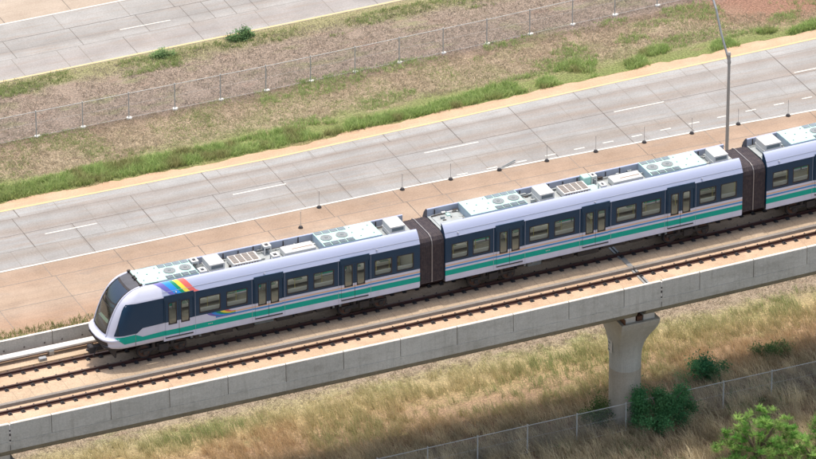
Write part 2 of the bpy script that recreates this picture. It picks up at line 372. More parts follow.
for xa in (7.8,-4.5,20.1): line('lane_dash',lambda x:58.82,.12,.02,M['paint'],xa,xa+3.5)
# delineator post lying across the edge line
root=empty('fallen_delineator',(21.9,31.12,.02)); tag(root,'delineator post knocked flat, lying across the white edge line','delineator post')
mb=MB(); mb.cyl((0,0,0),(0,0,.12),.16,.11,10); mb.build('base',M['black'],root)
mb=MB(); mb.cyl((.02,.02,.09),(1.35,.62,.12),.035,.04,8); mb.build('stem',M['grille'],root)

# ------------------------------------------------------------------ delineator posts, fences, light pole
mb=MB(); mb.cyl((0,0,0),(0,0,.10),.16,.11,10); root=empty('delineator_post'); mb.build('base',M['black'],root)
mb=MB(); mb.cyl((0,0,.1),(0,0,1.12),.017,.017,8); mb.cyl((0,0,.95),(0,0,1.1),.022,.022,8); mb.build('stem',M['fencepost'],root)
dl=[(7.76,29.15,'thin delineator post alone on the tan shoulder inside the white edge line'),(9.82,31.12,'slim delineator post on the edge line just beyond the one on the tan shoulder'),
 (15.4,31.2,'slim delineator post on the white edge line above the gangway of the front carriage'),(18.66,31.22,'slim delineator post on the edge line immediately left of the fallen black post'),
 (25.1,31.05,'slim delineator post on the edge line, first to the right of the fallen black post'),(28.4,30.95,'slim delineator post on the edge line, second to the right of the fallen black post'),
 (31.68,30.85,'slim delineator post on the edge line, second to the left of the tall light pole'),(34.93,30.76,'slim delineator post on the edge line nearest the left side of the tall light pole'),
 (38.13,30.7,'slim delineator post on the edge line nearest the right side of the tall light pole'),(41.5,30.47,'slim delineator post on the edge line farthest right, above the third carriage roof')]
for i,(x,y,lab) in enumerate(dl):
    o=root if i==0 else copy_tree(root); o.location=(x,y,.02); tag(o,lab,'delineator post','delineator posts along the white edge line')
    o.rotation_euler=(0,0,0)

def fence(name,x0,n,step,fn,h,label,footing,group,postr=.035):
    root=empty(name,(x0,fn(x0),0)); tag(root,label,'fence',group)
    X=[x0+step*i for i in range(n)]
    def L(x,z): return (x-x0,fn(x)-fn(x0),z)
    mb=MB(); mb.tube([L(x,h) for x in X],.022,8); mb.build('top_rail',M['fencepost'],root)
    mb=MB(); mb.tube([L(x,.06) for x in X],.012,5); mb.tube([L(x,h*.55) for x in X],.006,5); mb.build('wire',M['fencepost'],root)
    mb=MB()
    for a,b in zip(X[:-1],X[1:]): mb.quad(L(a,.03),L(b,.03),L(b,h),L(a,h))
    mb.build('chain_link_mesh',M['chain'],root)
    for x in X:
        mb=MB(); mb.cyl((0,0,0),(0,0,h+.06),postr,postr,8); mb.cyl((0,0,h+.06),(0,0,h+.10),postr*1.3,postr*.5,8)
        p=mb.build('post',M['fencepost'],root); p.location=L(x,0)
        if footing:
            mb=MB(); a=rnd.uniform(.12,.2); mb.cyl((0,0,-.02),(0,0,.08),a,a*.8,9); mb.cyl((rnd.uniform(.1,.2),.03,-.02),(.15,.0,.07),.12,.08,7); q=mb.build('footing',M['footing'],p)
MF=[(-300,46.6),(-4,46.95),(13,46.98),(29,47.38),(39,47.89),(300,58)]
fence('chain_link_fence',-2.5-3.1*8,24,3.1,lambda x:interp(x,MF),1.75,'chain-link fence with white footings along the dry grass median between the two roads',True,'chain-link fences')
fence('chain_link_fence',-.35+2.95-3.1*9,22,3.1,lambda x:-1.12,1.8,'chain-link fence in the shaded tall grass beneath the viaduct, passing the pier',False,'chain-link fences',.04)
# light pole
px,py=32.9,22.
root=empty('street_light_pole',(px,py,0)); tag(root,'tall grey street light pole with upswept arm standing behind the train','street light')
mb=MB(); mb.cyl((0,0,0),(0,0,9.9),.12,.085,16); mb.build('pole',M['pole'],root)
mb=MB(); mb.cyl((0,0,9.3),(0,0,9.5),.115,.115,16); mb.cyl((0,0,9.88),(0,0,10.05),.12,.07,14); mb.build('clamp',M['pole'],root)
mb=MB(); pts=[Vector((-.0,.0,9.35)),Vector((-.06,.16,9.8)),Vector((-.18,.8,11.0)),Vector((-.2,1.5,12.3)),Vector((-.22,2.6,13.5)),Vector((-.25,4.2,14.2))]
mb.tube(pts,.07,10); mb.build('arm',M['steel'],root)
mb=MB(); mb.bbox(-.45,-.05,4.1,4.9,14.12,14.3,.06); mb.build('lamp_head',M['steel'],root)

# ------------------------------------------------------------------ viaduct
def sweep(mb,prof,x0,x1,mi=0,step=1.15,closed=True,caps=True,fn=yc):
    n=max(1,int(round((x1-x0)/step))); k=len(prof); vs=[]
    for i in range(n+1):
        x=x0+(x1-x0)*i/n
        for (y,z) in prof: vs.append((x,fn(x)+y,z))
    fs=[]
    for i in range(n):
        for j in range(k if closed else k-1):
            a=i*k+j; b=i*k+(j+1)%k; fs.append((a,b,b+k,a+k))
    if closed and caps: fs.append(tuple(range(k-1,-1,-1))); fs.append(tuple(n*k+j for j in range(k)))
    mb.add(vs,fs,mi)
SP=39.06
spans=[(-23.46-SP,-23.46,'guideway span running off the left edge beyond the parapet gap'),(-23.46,15.6,'long concrete guideway span carrying the front carriage, from the left pier to the flared pier'),(15.6,15.6+SP,'concrete guideway span to the right of the flared pier, running out of the picture')]
for (xa,xb,lab) in spans:
    root=empty('guideway_span',(0,0,0)); tag(root,lab,'viaduct','guideway spans')
    a=xa+.02; b=xb-.02
    mb=MB(); sweep(mb,[(-4.17,9.6),(-4.17,10),(4.34,10),(4.34,9.6)],a,b)
    # slab joints on the deck
    x=a+1.1
    while x<b:
        y=yc(x); mb.quad((x,y-4.15,ZD+.003),(x+.02,y-4.15,ZD+.003),(x+.02,y-.62,ZD+.003),(x,y-.62,ZD+.003),1); x+=4.57
    mb.build('deck_slab',[M['deck'],M['jointp']],root)
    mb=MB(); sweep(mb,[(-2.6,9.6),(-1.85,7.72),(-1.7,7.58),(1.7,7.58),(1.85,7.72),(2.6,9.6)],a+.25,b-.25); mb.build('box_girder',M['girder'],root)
    mb=MB(); sweep(mb,[(-4.365,9.45),(-4.385,9.98),(-4.18,9.98),(-4.18,9.59),(-2.65,9.59),(-2.65,9.52)],a,b); sweep(mb,[(4.55,9.45),(4.57,9.98),(4.35,9.98),(4.35,9.59),(2.65,9.59),(2.65,9.52)],a,b); mb.build('edge_beam',M['parapet'],root)
    mb=MB(); sweep(mb,[(-.6,10.002),(-.6,10.06),(.66,10.06),(.66,10.002)],a,b)
    x=a
    while x<b-.5:
        y=yc(x); mb.quad((x,y-.6,10.064),(x+.025,y-.6,10.064),(x+.025,y+.66,10.064),(x,y+.66,10.064),1)
        x+=.98
    mb.build('walkway',[M['walk'],M['jointp']],root)
    mb=MB(); sweep(mb,[(-.80,10.003),(-.80,10.19),(-.74,10.22),(-.62,10.22),(-.62,10.003)],a,b); mb.build('cable_conduit',M['conduit'],root)
    # parapet panels
    js=[xa,xa+2.4]+[xa+2.4+3.43*i for i in range(1,11)]+[xb]
    for j0,j1 in zip(js[:-1],js[1:]):
        g0=.02 if j0>xa else .05; g1=.02 if j1<xb else .05
        if j1<-32 : continue
        if j0>46: continue
        mb=MB(); sweep(mb,[(-4.37,10.0),(-4.345,11.07),(-4.32,11.1),(-4.2,11.1),(-4.17,11.07),(-4.17,10.0)],j0+g0,j1-g1)
        for fi,f in enumerate(mb.f):
            if all(mb.v[i][2]>11.05 for i in f): mb.m[fi]=1
        y0=yc(j0)
        mb.build('parapet_panel',[M['parapet'],M['partop']],root)
        mb=MB(); sweep(mb,[(4.56,10.0),(4.54,11.08),(4.37,11.08),(4.345,10.0)],j0+g0,j1-g1)
        k=0; xh=j0+.55
        while xh<j1-.3:
            y=yc(xh)+4.343; mb.quad((xh-.05,y,10.42),(xh+.05,y,10.42),(xh+.05,y+.002,10.52),(xh-.05,y+.002,10.52),1); xh+=1.2
        for fi,f in enumerate(mb.f):
            if mb.m[fi]==0 and all(mb.v[i][2]>11.05 for i in f): mb.m[fi]=2
        mb.build('parapet_panel',[M['farpar'],M['joint'],M['partop']],root)
# expansion joint strips
for k,(xj,lab) in enumerate(((-23.46,'expansion joint plate across the deck at the left parapet gap'),(15.6,'grey expansion joint plate crossing the deck above the flared pier'))):
    y=yc(xj); mb=MB(); mb.box(xj-.16,xj-.04,y-4.1,y-.62,ZD+.004,ZD+.05); mb.box(xj+.05,xj+.17,y-4.1,y-.62,ZD+.004,ZD+.05); mb.box(xj-.035,xj+.035,y-4.1,y-.62,ZD+.004,ZD+.02,1)
    mb.box(xj-.16,xj-.04,y+.74,y+4.3,ZD+.004,ZD+.05); mb.box(xj+.05,xj+.17,y+.74,y+4.3,ZD+.004,ZD+.05); mb.box(xj-.035,xj+.045,y+.74,y+4.3,ZD+.004,ZD+.02,1)
    mb.box(xj-.15,xj+.15,y-.6,y+.66,10.065,10.09)
    tag(mb.build('expansion_joint',[M['steel'],M['black']]),lab,'expansion joint','expansion joints')
    for q,(z0,z1,mat) in enumerate(((9.50,9.75,M['black']),(9.78,10.1,M['footing']),(10.12,10.28,M['black']),(10.3,10.52,M['footing']),(10.54,10.66,M['joint']),(10.68,11.06,M['footing']))):
        pass
    mb=MB()
    for q,(z0,z1,mi) in enumerate(((9.50,9.78,1),(9.78,10.02,0),(10.02,10.12,1),(10.12,10.34,0),(10.34,10.5,1),(10.5,10.62,0),(10.62,10.72,1),(10.72,11.04,0))):
        mb.box(xj-.035,xj+.035,y-4.355,y-4.2,z0,z1,mi)
    tag(mb.build('joint_seal',[M['footing'],M['black']]),('blotchy white and black seal in the left parapet gap','blotchy white and black seal in the parapet gap over the flared pier')[k],'joint seal','joint seals')

# piers
def pier(x,lab):
    y=yc(x)+.1; root=empty('pier',(x,y,0)); tag(root,lab,'pier','viaduct piers')
    H=7.2; zs=[(0,0),(3.45,0),(4.0,.0),(4.4,.03),(4.8,.10),(5.2,.20),(5.6,.35),(6.0,.53),(6.4,.72),(6.75,.88),(7.0,.97),(7.1,1.),(H,1.)]
    n=48
    def ring(z,t):
        vs=[]
        for i in range(n):
            a=2*math.pi*i/n+math.pi/4; c,s_=math.cos(a),math.sin(a)
            k=max(abs(c),abs(s_)); sq=(c/k,s_/k)
            hx=.92+(1.2-.92)*t; hy=.92+(1.95-.92)*t; tt=min(1,t*1.25)
            r=1.0
            vs.append(((c*(1-tt)+sq[0]*tt)*hx,(s_*(1-tt)+sq[1]*tt)*hy,z))
        return vs
    rs_=[ring(z,t) for z,t in zs]; 
    lo=MB(); 
    lo.add(rs_[0]+rs_[1],[(i,(i+1)%n,n+(i+1)%n,n+i) for i in range(n)],0,True); lo.build('painted_base',M['pierlow'],root)
    up=MB(); vs=[p for r in rs_[1:] for p in r]
    for k in range(len(rs_)-2): pass
    up.add(vs,[(k*n+i,k*n+(i+1)%n,(k+1)*n+(i+1)%n,(k+1)*n+i) for k in range(len(rs_)-2) for i in range(n)],0,False)
    up.add(rs_[-1],[tuple(range(n))],0); up.build('flared_column',M['pierup'],root)
    for sy in (-1.35,1.35):
        for sx in (-.6,.6): mb=MB(); mb.bbox(sx-.35,sx+.35,sy-.38,sy+.35,H,H+.34,.02); mb.build('bearing_pad',M['footing'],root)
    mb=MB(); mb.box(-.16,.16,-1.75,-1.4,H,H+.3); mb.box(-1.0,-.95,-1.9,1.9,H,H+.3); mb.cyl((.02,-1.6,H-.35),(.02,-1.6,H+.35),.06,.06,8); mb.build('bearing_bracket',M['rust'],root)
    return root
M['pierup']=concrete('pier_concrete',(.47,.46,.42),(.54,.53,.485),(.36,.34,.30),.25,.7,1,.15)
M['pierlow']=concrete('pier_base_paint',(.43,.375,.305),(.49,.43,.355),(.32,.28,.23),.3,.8,1,.15)
p=pier(15.6,'flared concrete pier under the guideway beside the dark green shrub')
mb=MB(); 
for i in range(4): pass
an=math.radians(168)
def pp(a,z,r=1.02): return (r*math.cos(a),r*math.sin(a),z)
mb.add([pp(an+.16*j,z) for z in (4.55,5.35) for j in range(4)],[(j,j+1,j+5,j+4) for j in range(3)],0)
for k,z in enumerate((4.65,4.85,5.1)): mb.add([pp(an+.05+.12*j,zz,1.03) for zz in (z,z+.1) for j in range(3)],[(0,1,4,3)] if k%2 else [(0,1,4,3),(1,2,5,4)],1)
mb.build('notice_plate',[M['footing'],M['grille']],p)
pier(-23.46,'pier at the lower left corner with only its flared top showing')

# rails
RP=[(-.075,10.02),(-.075,10.035),(-.02,10.06),(-.012,10.13),(-.036,10.145),(-.036,10.18),(.036,10.18),(.036,10.145),(.012,10.13),(.02,10.06),(.075,10.035),(.075,10.02)]
def rail(yo,lab):
    root=empty('running_rail',(0,0,0)); tag(root,lab,'rail','running rails on the guideway')
    mb=MB(); sweep(mb,[(y*1.5+yo,z) for y,z in RP],-60,60); 
    for fi,f in enumerate(mb.f):
        if len(f)==4 and all(mb.v[i][2]>10.175 for i in f): mb.m[fi]=1
    mb.build('rail_bar',[M['rail'],M['railtop']],root)
    fm=MB(); fm.bbox(-.11,.11,-.30,.26,10.003,10.06,.01); fm.box(-.06,.06,-.22,-.11,10.04,10.10); fm.box(-.06,.06,.11,.22,10.04,10.10); fm.cyl((0,-.235,10.04),(0,-.235,10.15),.03,.03,6); fm.cyl((0,.235,10.04),(0,.235,10.12),.03,.03,6)
    f0=None
    for i in range(94):
        x=-33.0+.762*i-.08
        if f0 is None: f0=fm.build('rail_fastener',M['black'],root); o=f0
        else: o=f0.copy(); COL.objects.link(o); o.parent=root
        o.location=(x,yc(x)+yo,0)
rail(-2.84,'near rail of the empty track, mostly hidden by the near parapet')
rail(-1.40,'far rail of the empty track, running along the edge of the raised walkway')
rail(1.13,'nearer rail under the train, in its shadow, with black fasteners')
rail(2.57,'farther rail under the train, seen beside the white conductor cover')
# conductor rails
root=empty('conductor_rail'); tag(root,'white covered conductor rail running beside the far parapet','conductor rail','conductor rails')
mb=MB(); sweep(mb,[(3.62,10.30),(3.60,10.42),(3.68,10.49),(3.92,10.50),(4.0,10.44),(4.0,10.30)],-60,60); mb.build('cover',M['roofwhite'],root)
mb=MB(); sweep(mb,[(3.74,10.16),(3.74,10.28),(3.86,10.28),(3.86,10.16)],-60,60); mb.build('conductor_bar',M['rust'],root)
for i in range(24):
    x=-34+3.2*i; mb=MB(); mb.box(-.1,.1,3.7,3.98,10.003,10.17); mb.box(-.14,.14,3.55,3.66,10.05,10.3); o=mb.build('bracket',M['steel'],root); o.location=(x,yc(x),0)
mb=MB(); sweep(mb,[(2.95,10.003),(2.95,10.1),(3.4,10.1),(3.4,10.003)],-60,60); tag(mb.build('cable_trough',M['walk']),'low tan concrete cable trough between the far rail and the white conductor cover','cable trough')
mb=MB(); mb.bbox(-.22,.22,-.12,.12,0,.2,.03); o=mb.build('junction_box',M['steel'],loc=(-18.7,3.15,10.1)); tag(o,'small grey junction box on the cable trough ahead of the train nose','junction box')

# ------------------------------------------------------------------ train
HW=1.5; ZB=11.40; ZS=14.05; ZT=14.74
BANDS=[(ZB,11.69,'white'),(11.69,12.01,'green'),(12.01,12.13,'white'),(12.13,12.23,'blue'),(12.23,12.27,'white'),(12.27,12.35,'orange'),(12.35,12.50,'white'),(12.50,ZS,'navy')]
PLAIN=[(ZB,11.69,'white'),(11.69,12.00,'green'),(12.00,12.50,'white'),(12.50,ZS,'navy')]
MATL=['white','green','blue','orange','navy','navyd','fair','fairin','roofdeck','black','interior','floor_in']
MI={k:i for i,k in enumerate(MATL)}; ML=[M[k] for k in MATL]
def wall(mb,x0,x1,y,bands,holes,mi=None):
    xs=sorted(set([x0,x1]+[h[0] for h in holes]+[h[1] for h in holes])); xs=[x for x in xs if x0<=x<=x1]
    zs=sorted(set([b[0] for b in bands]+[bands[-1][1]]+[h[2] for h in holes]+[h[3] for h in holes]))
    for a,b in zip(xs[:-1],xs[1:]):
        for c,d in zip(zs[:-1],zs[1:]):
            xm,zm=(a+b)/2,(c+d)/2
            if any(h[0]<xm<h[1] and h[2]<zm<h[3] for h in holes): continue
            k=[q for q in bands if q[0]<=zm<=q[1]]
            if not k: continue
            mb.quad((a,y,c),(b,y,c),(b,y,d),(a,y,d),MI[k[0][2]])
def rrect(x0,x1,z0,z1,r,n=4):
    pts=[]
    for cx,cz,a0 in ((x1-r,z0+r,-90),(x1-r,z1-r,0),(x0+r,z1-r,90),(x0+r,z0+r,180)):
        for i in range(n+1):
            a=math.radians(a0+90*i/n); pts.append((cx+r*math.cos(a),cz+r*math.sin(a)))
    return pts
def window(root,x0,x1,z0,z1,s,y,parentname='window',rim=.035,par=None):
    # black rounded frame ring as the window, glass as sub-part
    mb=MB(); o=rrect(x0,x1,z0,z1,.06); i=rrect(x0+rim,x1-rim,z0+rim,z1-rim,.09); n=len(o)
    yo=s*(y+.004); yi=s*(y-.05)
    mb.add([(a,yo,b) for a,b in rrect(x0-.02,x1+.02,z0-.02,z1+.02,.005)]+[(a,yo+s*.004,b) for a,b in i],[(k,(k+1)%n,n+(k+1)%n,n+k) for k in range(n)])
    mb.add([(a,yo+s*.004,b) for a,b in i]+[(a,yi,b) for a,b in i],[(k,(k+1)%n,n+(k+1)%n,n+k) for k in range(n)])
    w=mb.build(parentname,M['black'],par or root)
    g=MB(); g.add([(a,yo-s*.02,b) for a,b in i],[tuple(range(n))]); g.build('pane',M['glass'],w)
    return w
FP=[(1.5,14.05),(1.475,14.10),(1.44,14.16),(1.37,14.31),(1.29,14.44),(1.20,14.56),(1.10,14.66),(1.02,14.715),(.96,14.74),(.91,14.73),(.90,14.70)]
def ac_unit(root,x0,x1,fan_right=True):
    L=x1-x0; mb=MB(); zt=14.80
    mb.bbox(x0,x1,-.86,.86,14.3,zt,.015)
    for fi,f in enumerate(mb.f):
        if not all(mb.v[i][2]>zt-.02 for i in f): mb.m[fi]=1
    u=lambda t:(x0+t*L) if fan_right else (x1-t*L)
    for (t,y) in ((.1,.45),(.1,-.5),(.22,.1),(.4,.6),(.33,-.55),(.42,0)): mb.box(u(t)-.03,u(t)+.03,y-.03,y+.03,zt,zt+.03,2)
    o=mb.build('air_conditioning_unit',[M['mint'],M['mintside'],M['grille']],root)
    for t in (.595,.865):
        f=MB(); c=(u(t),0,zt)
        f.cyl((c[0],0,zt+.002),(c[0],0,zt+.03),.34,.34,24); f.cyl((c[0],0,zt+.03),(c[0],0,zt+.045),.08,.08,10)
        for rr in (.14,.22,.30):
            for k in range(24):
                a0=2*math.pi*k/24; a1=2*math.pi*(k+1)/24; f.quad((c[0]+rr*math.cos(a0),rr*math.sin(a0),zt+.034),(c[0]+rr*math.cos(a1),rr*math.sin(a1),zt+.034),(c[0]+(rr+.03)*math.cos(a1),(rr+.03)*math.sin(a1),zt+.034),(c[0]+(rr+.03)*math.cos(a0),(rr+.03)*math.sin(a0),zt+.034),1)
        f.build('fan_grille',[M['grille'],M['steel']],o)
    for k in range(4):
        t0=.465+.133*k; t1=t0+.118; xa,xb=sorted((u(t0),u(t1)))
        for y0,y1,mm in ((.50,.85,'grille'),(-.85,-.50,'grilled')):
            v=MB(); v.box(xa,xb,y0,y1,zt+.002,zt+.02)
            n=4
            for q in range(n): yy=y0+(y1-y0)*(q+.3)/n; v.box(xa+.02,xb-.02,yy,yy+.015,zt+.02,zt+.035,1)
            v.build('vent',[M[mm],M['mintside']],o)
def roof_box(root,x0,x1,y0,y1,z1=14.97):
    mb=MB(); mb.bbox(x0,x1,y0,y1,14.33,z1,.03); mb.box(x0+.1,x1-.1,y0-.005,y0,z1-.3,z1-.1,1); mb.box(x0-.03,x1+.03,y0-.03,y1+.03,z1-.42,z1-.38,0); mb.build('roof_equipment_box',[M['roofwhite'],M['grille']],root)
def resistor(root,x0,x1):
    mb=MB(); mb.bbox(x0,x1,-.55,.5,14.35,14.66,.02); n=4
    for k in range(n):
        a=x0+.06+(x1-x0-.1)*k/n; b=a+(x1-x0-.1)/n-.07; mb.box(a,b,-.46,.42,14.66,14.685,1)
        for q in range(5): mb.box(a+.02,b-.02,-.40+.17*q,-.34+.17*q,14.685,14.70,2)
    for k in range(9): a=x0+.1+k*(x1-x0-.2)/9; mb.box(a,a+.08,-.56,-.55,14.42,14.6,1)
    mb.build('resistor_unit',[M['roofwhite'],M['brown'],M['grille']],root)
def cover(root,x0,x1):
    mb=MB(); mb.bbox(x0,x1,-.5,.28,14.35,14.70,.05); mb.box(x0+.5,x1-.12,-.30,-.18,14.70,14.706,1); mb.build('roof_cover',[M['roofwhite'],M['brown']],root)
def hoop(root,x,w=.42):
    for y in (-.62,.62):
        mb=MB(); 
        x0,x1=x-w/2,x+w/2; y0,y1=y-.24,y+.24; zt=14.82
        mb.box(x0,x1,y0,y0+.1,14.7,zt); mb.box(x0,x1,y1-.1,y1,14.7,zt); mb.box(x0,x0+.1,y0+.1,y1-.1,14.7,zt); mb.box(x1-.1,x1,y0+.1,y1-.1,14.7,zt); mb.box(x0+.1,x1-.1,y0+.1,y1-.1,14.68,14.72,1)
        for a in (x0,x1-.06):
            for b in (y0,y1-.06): mb.box(a,a+.06,b,b+.06,14.3,14.7)
        mb.build('aerial_frame',[M['roofwhite'],M['dark']],root)
def clutter(root,x0,x1,seed,n):
    rr=random.Random(seed); mb=MB()
    for i in range(n):
        a=rr.uniform(x0,x1-.1); y=rr.choice([rr.uniform(-.82,-.55),rr.uniform(.5,.8),rr.uniform(-.8,.8)]); l=rr.uniform(.06,.35); w=rr.uniform(.04,.16); h=rr.uniform(.04,.2)
        mb.box(a,min(a+l,x1),y,y+w,14.302,14.3+h,rr.choice([0,1,2,2]))
    for y in (-.7,.62,.70,.77): mb.tube([(x0,y,14.36),((x0+x1)/2,y+rr.uniform(-.03,.03),14.4),(x1,y,14.36)],.018,6,rr.choice([1,2]))
    for i in range(int((x1-x0)/.9)):
        a=x0+.3+.9*i; mb.cyl((a,.86,14.3),(a,.86,14.62+rr.uniform(0,.12)),.03,.03,6,1)
    mb.build('roof_pipework',[M['roofwhite'],M['dark'],M['roofdeck']],root)
def bogie(root,x):
    b=MB(); b.box(x-1.35,x+1.35,-.98,-.90,10.62,10.80); b.box(x-1.35,x+1.35,.90,.98,10.62,10.80); b.box(x-.35,x+.35,-.95,.95,10.68,11.0)
    b.box(x-.28,x+.28,-1.08,-.9,10.55,10.95); b.box(x-.28,x+.28,.9,1.08,10.55,10.95)
    for sx in (-1,1):
        for sy in (-1,1): b.cyl((x+sx*.55,sy*.93,10.72),(x+sx*.55,sy*.93,11.15),.11,.11,10)
        b.cyl((x+sx*1.05,-.97,10.58),(x+sx*1.05,.97,10.58),.09,.09,8)
        b.box(x+sx*1.05-.13,x+sx*1.05+.13,-1.02,-.96,10.45,10.72); b.box(x+sx*1.05-.13,x+sx*1.05+.13,.96,1.02,10.45,10.72)
    bo=b.build('bogie',M['dark'],root)
    for sx in (-1,1):
        for sy in (-1,1):
            w=MB(); X=x+sx*1.05; w.cyl((X,sy*.66,10.60),(X,sy*.82,10.60),.42,.42,28); w.cyl((X,sy*.64,10.60),(X,sy*.66,10.60),.46,.46,28)
            w.cyl((X,sy*.82,10.60),(X,sy*.83,10.60),.33,.33,24,1); w.cyl((X,sy*.83,10.60),(X,sy*1.045,10.60),.13,.11,14,0)
            w.build('wheel',[M['dark'],M['rust'],M['steel']],bo)
def stripe_decal(root,x0,x1,s): pass
def door_pair(root,xc,s,bands):
    # header pocket and two sliding leaves
    mb=MB(); y0=s*(HW+.002); y1=s*(HW+.05)
    a,b=xc-.88,xc+.88
    ys=sorted((y0,y1)); mb.box(a,b,ys[0],ys[1],13.80,14.16); mb.box(a,a+.03,ys[0],ys[1],12.52,13.8); mb.box(b-.03,b,ys[0],ys[1],12.52,13.8)
    mb.build('door_pocket',M['navyd'],root)
    for k in (0,1):
        d0=xc-.80 if k==0 else xc+.012; d1=xc-.012 if k==0 else xc+.80
        if k==0: w0,w1=d1-.60,d1-.12
        else: w0,w1=d0+.12,d0+.60
        mb=MB(); y=s*(HW+.022)
        bd=[(q[0]+.0,q[1],q[2]) for q in bands]; bd=[(max(q[0],11.58),q[1],'navyd' if q[2]=='navy' else q[2]) for q in bd]; bd[-1]=(bd[-1][0],13.80,'navyd')
        wall(mb,d0,d1,y,bd,[(w0,w1,12.34,13.68)])
        # leaf edges
        for xe in (d0,d1): mb.quad((xe,y,11.58),(xe,s*(HW-.03),11.58),(xe,s*(HW-.03),13.8),(xe,y,13.8),MI['black'])
        mb.quad((d0,y,11.58),(d1,y,11.58),(d1,s*(HW-.03),11.58),(d0,s*(HW-.03),11.58),MI['black'])
        d=mb.build('door',ML,root)
        window(root,w0,w1,12.34,13.68,s,HW+.022,'window',.035,d)
    mb=MB(); ys=sorted((s*(HW+.002),s*(HW+.07))); mb.box(xc-.82,xc+.82,ys[0],ys[1],11.53,11.565); mb.build('door_sill',M['black'],root)
def interior(root,x0,x1,doors,seed):
    rr=random.Random(seed); mb=MB()
    mb.box(x0,x1,-HW+.04,HW-.04,11.42,11.50,0)
    mb.box(x0,x1,-HW+.04,HW-.04,13.93,13.99,1)
    mb.build('interior_floor_and_ceiling',[M['floor_in'],M['interior']],root)
    mb=MB(); mb.box(x0+.3,x1-.3,-.5,-.38,13.9,13.925); mb.box(x0+.3,x1-.3,.38,.5,13.9,13.925); mb.build('ceiling_lamp',M['lamp'],root)
    # seats between the doors along both walls
    seg=[]; e=[x0+.15]
    for d in doors: seg.append((e[-1],d-.95)); e.append(d+.95)
    seg.append((e[-1],x1-.15))
    for a,b in seg:
        if b-a<.6: continue
        for s in (-1,1):
            mb=MB(); y1,y2=sorted((s*(HW-.06),s*(HW-.5))); mb.bbox(a,b,y1,y2,11.75,11.95,.03); y1,y2=sorted((s*(HW-.06),s*(HW-.16))); mb.bbox(a,b,y1,y2,11.95,12.88,.03,1)  # tall pale seat backs imitate a reflected light band low in the windows
            n=int((b-a)/.5)
            for k in range(n):
                q=a+(b-a)*k/n; y1,y2=sorted((s*(HW-.16),s*(HW-.48))); mb.bbox(q+.03,q+(b-a)/n-.03,y1,y2,11.95,11.99,.01,2 if rr.random()<.6 else 1)
            mb.build('seat',[M['seatl'],M['seatl'],M['seat']],root)
        # end screens and grab poles
        mb=MB()
        for q in (a,(a+b)/2,b):
            for y in (-.9,.9): mb.cyl((q,y,11.5),(q,y,13.93),.02,.02,6)
        for y in (-.9,.9): mb.cyl((a,y,13.55),(b,y,13.55),.02,.02,6)
        mb.build('grab_pole',M['grab'],root)
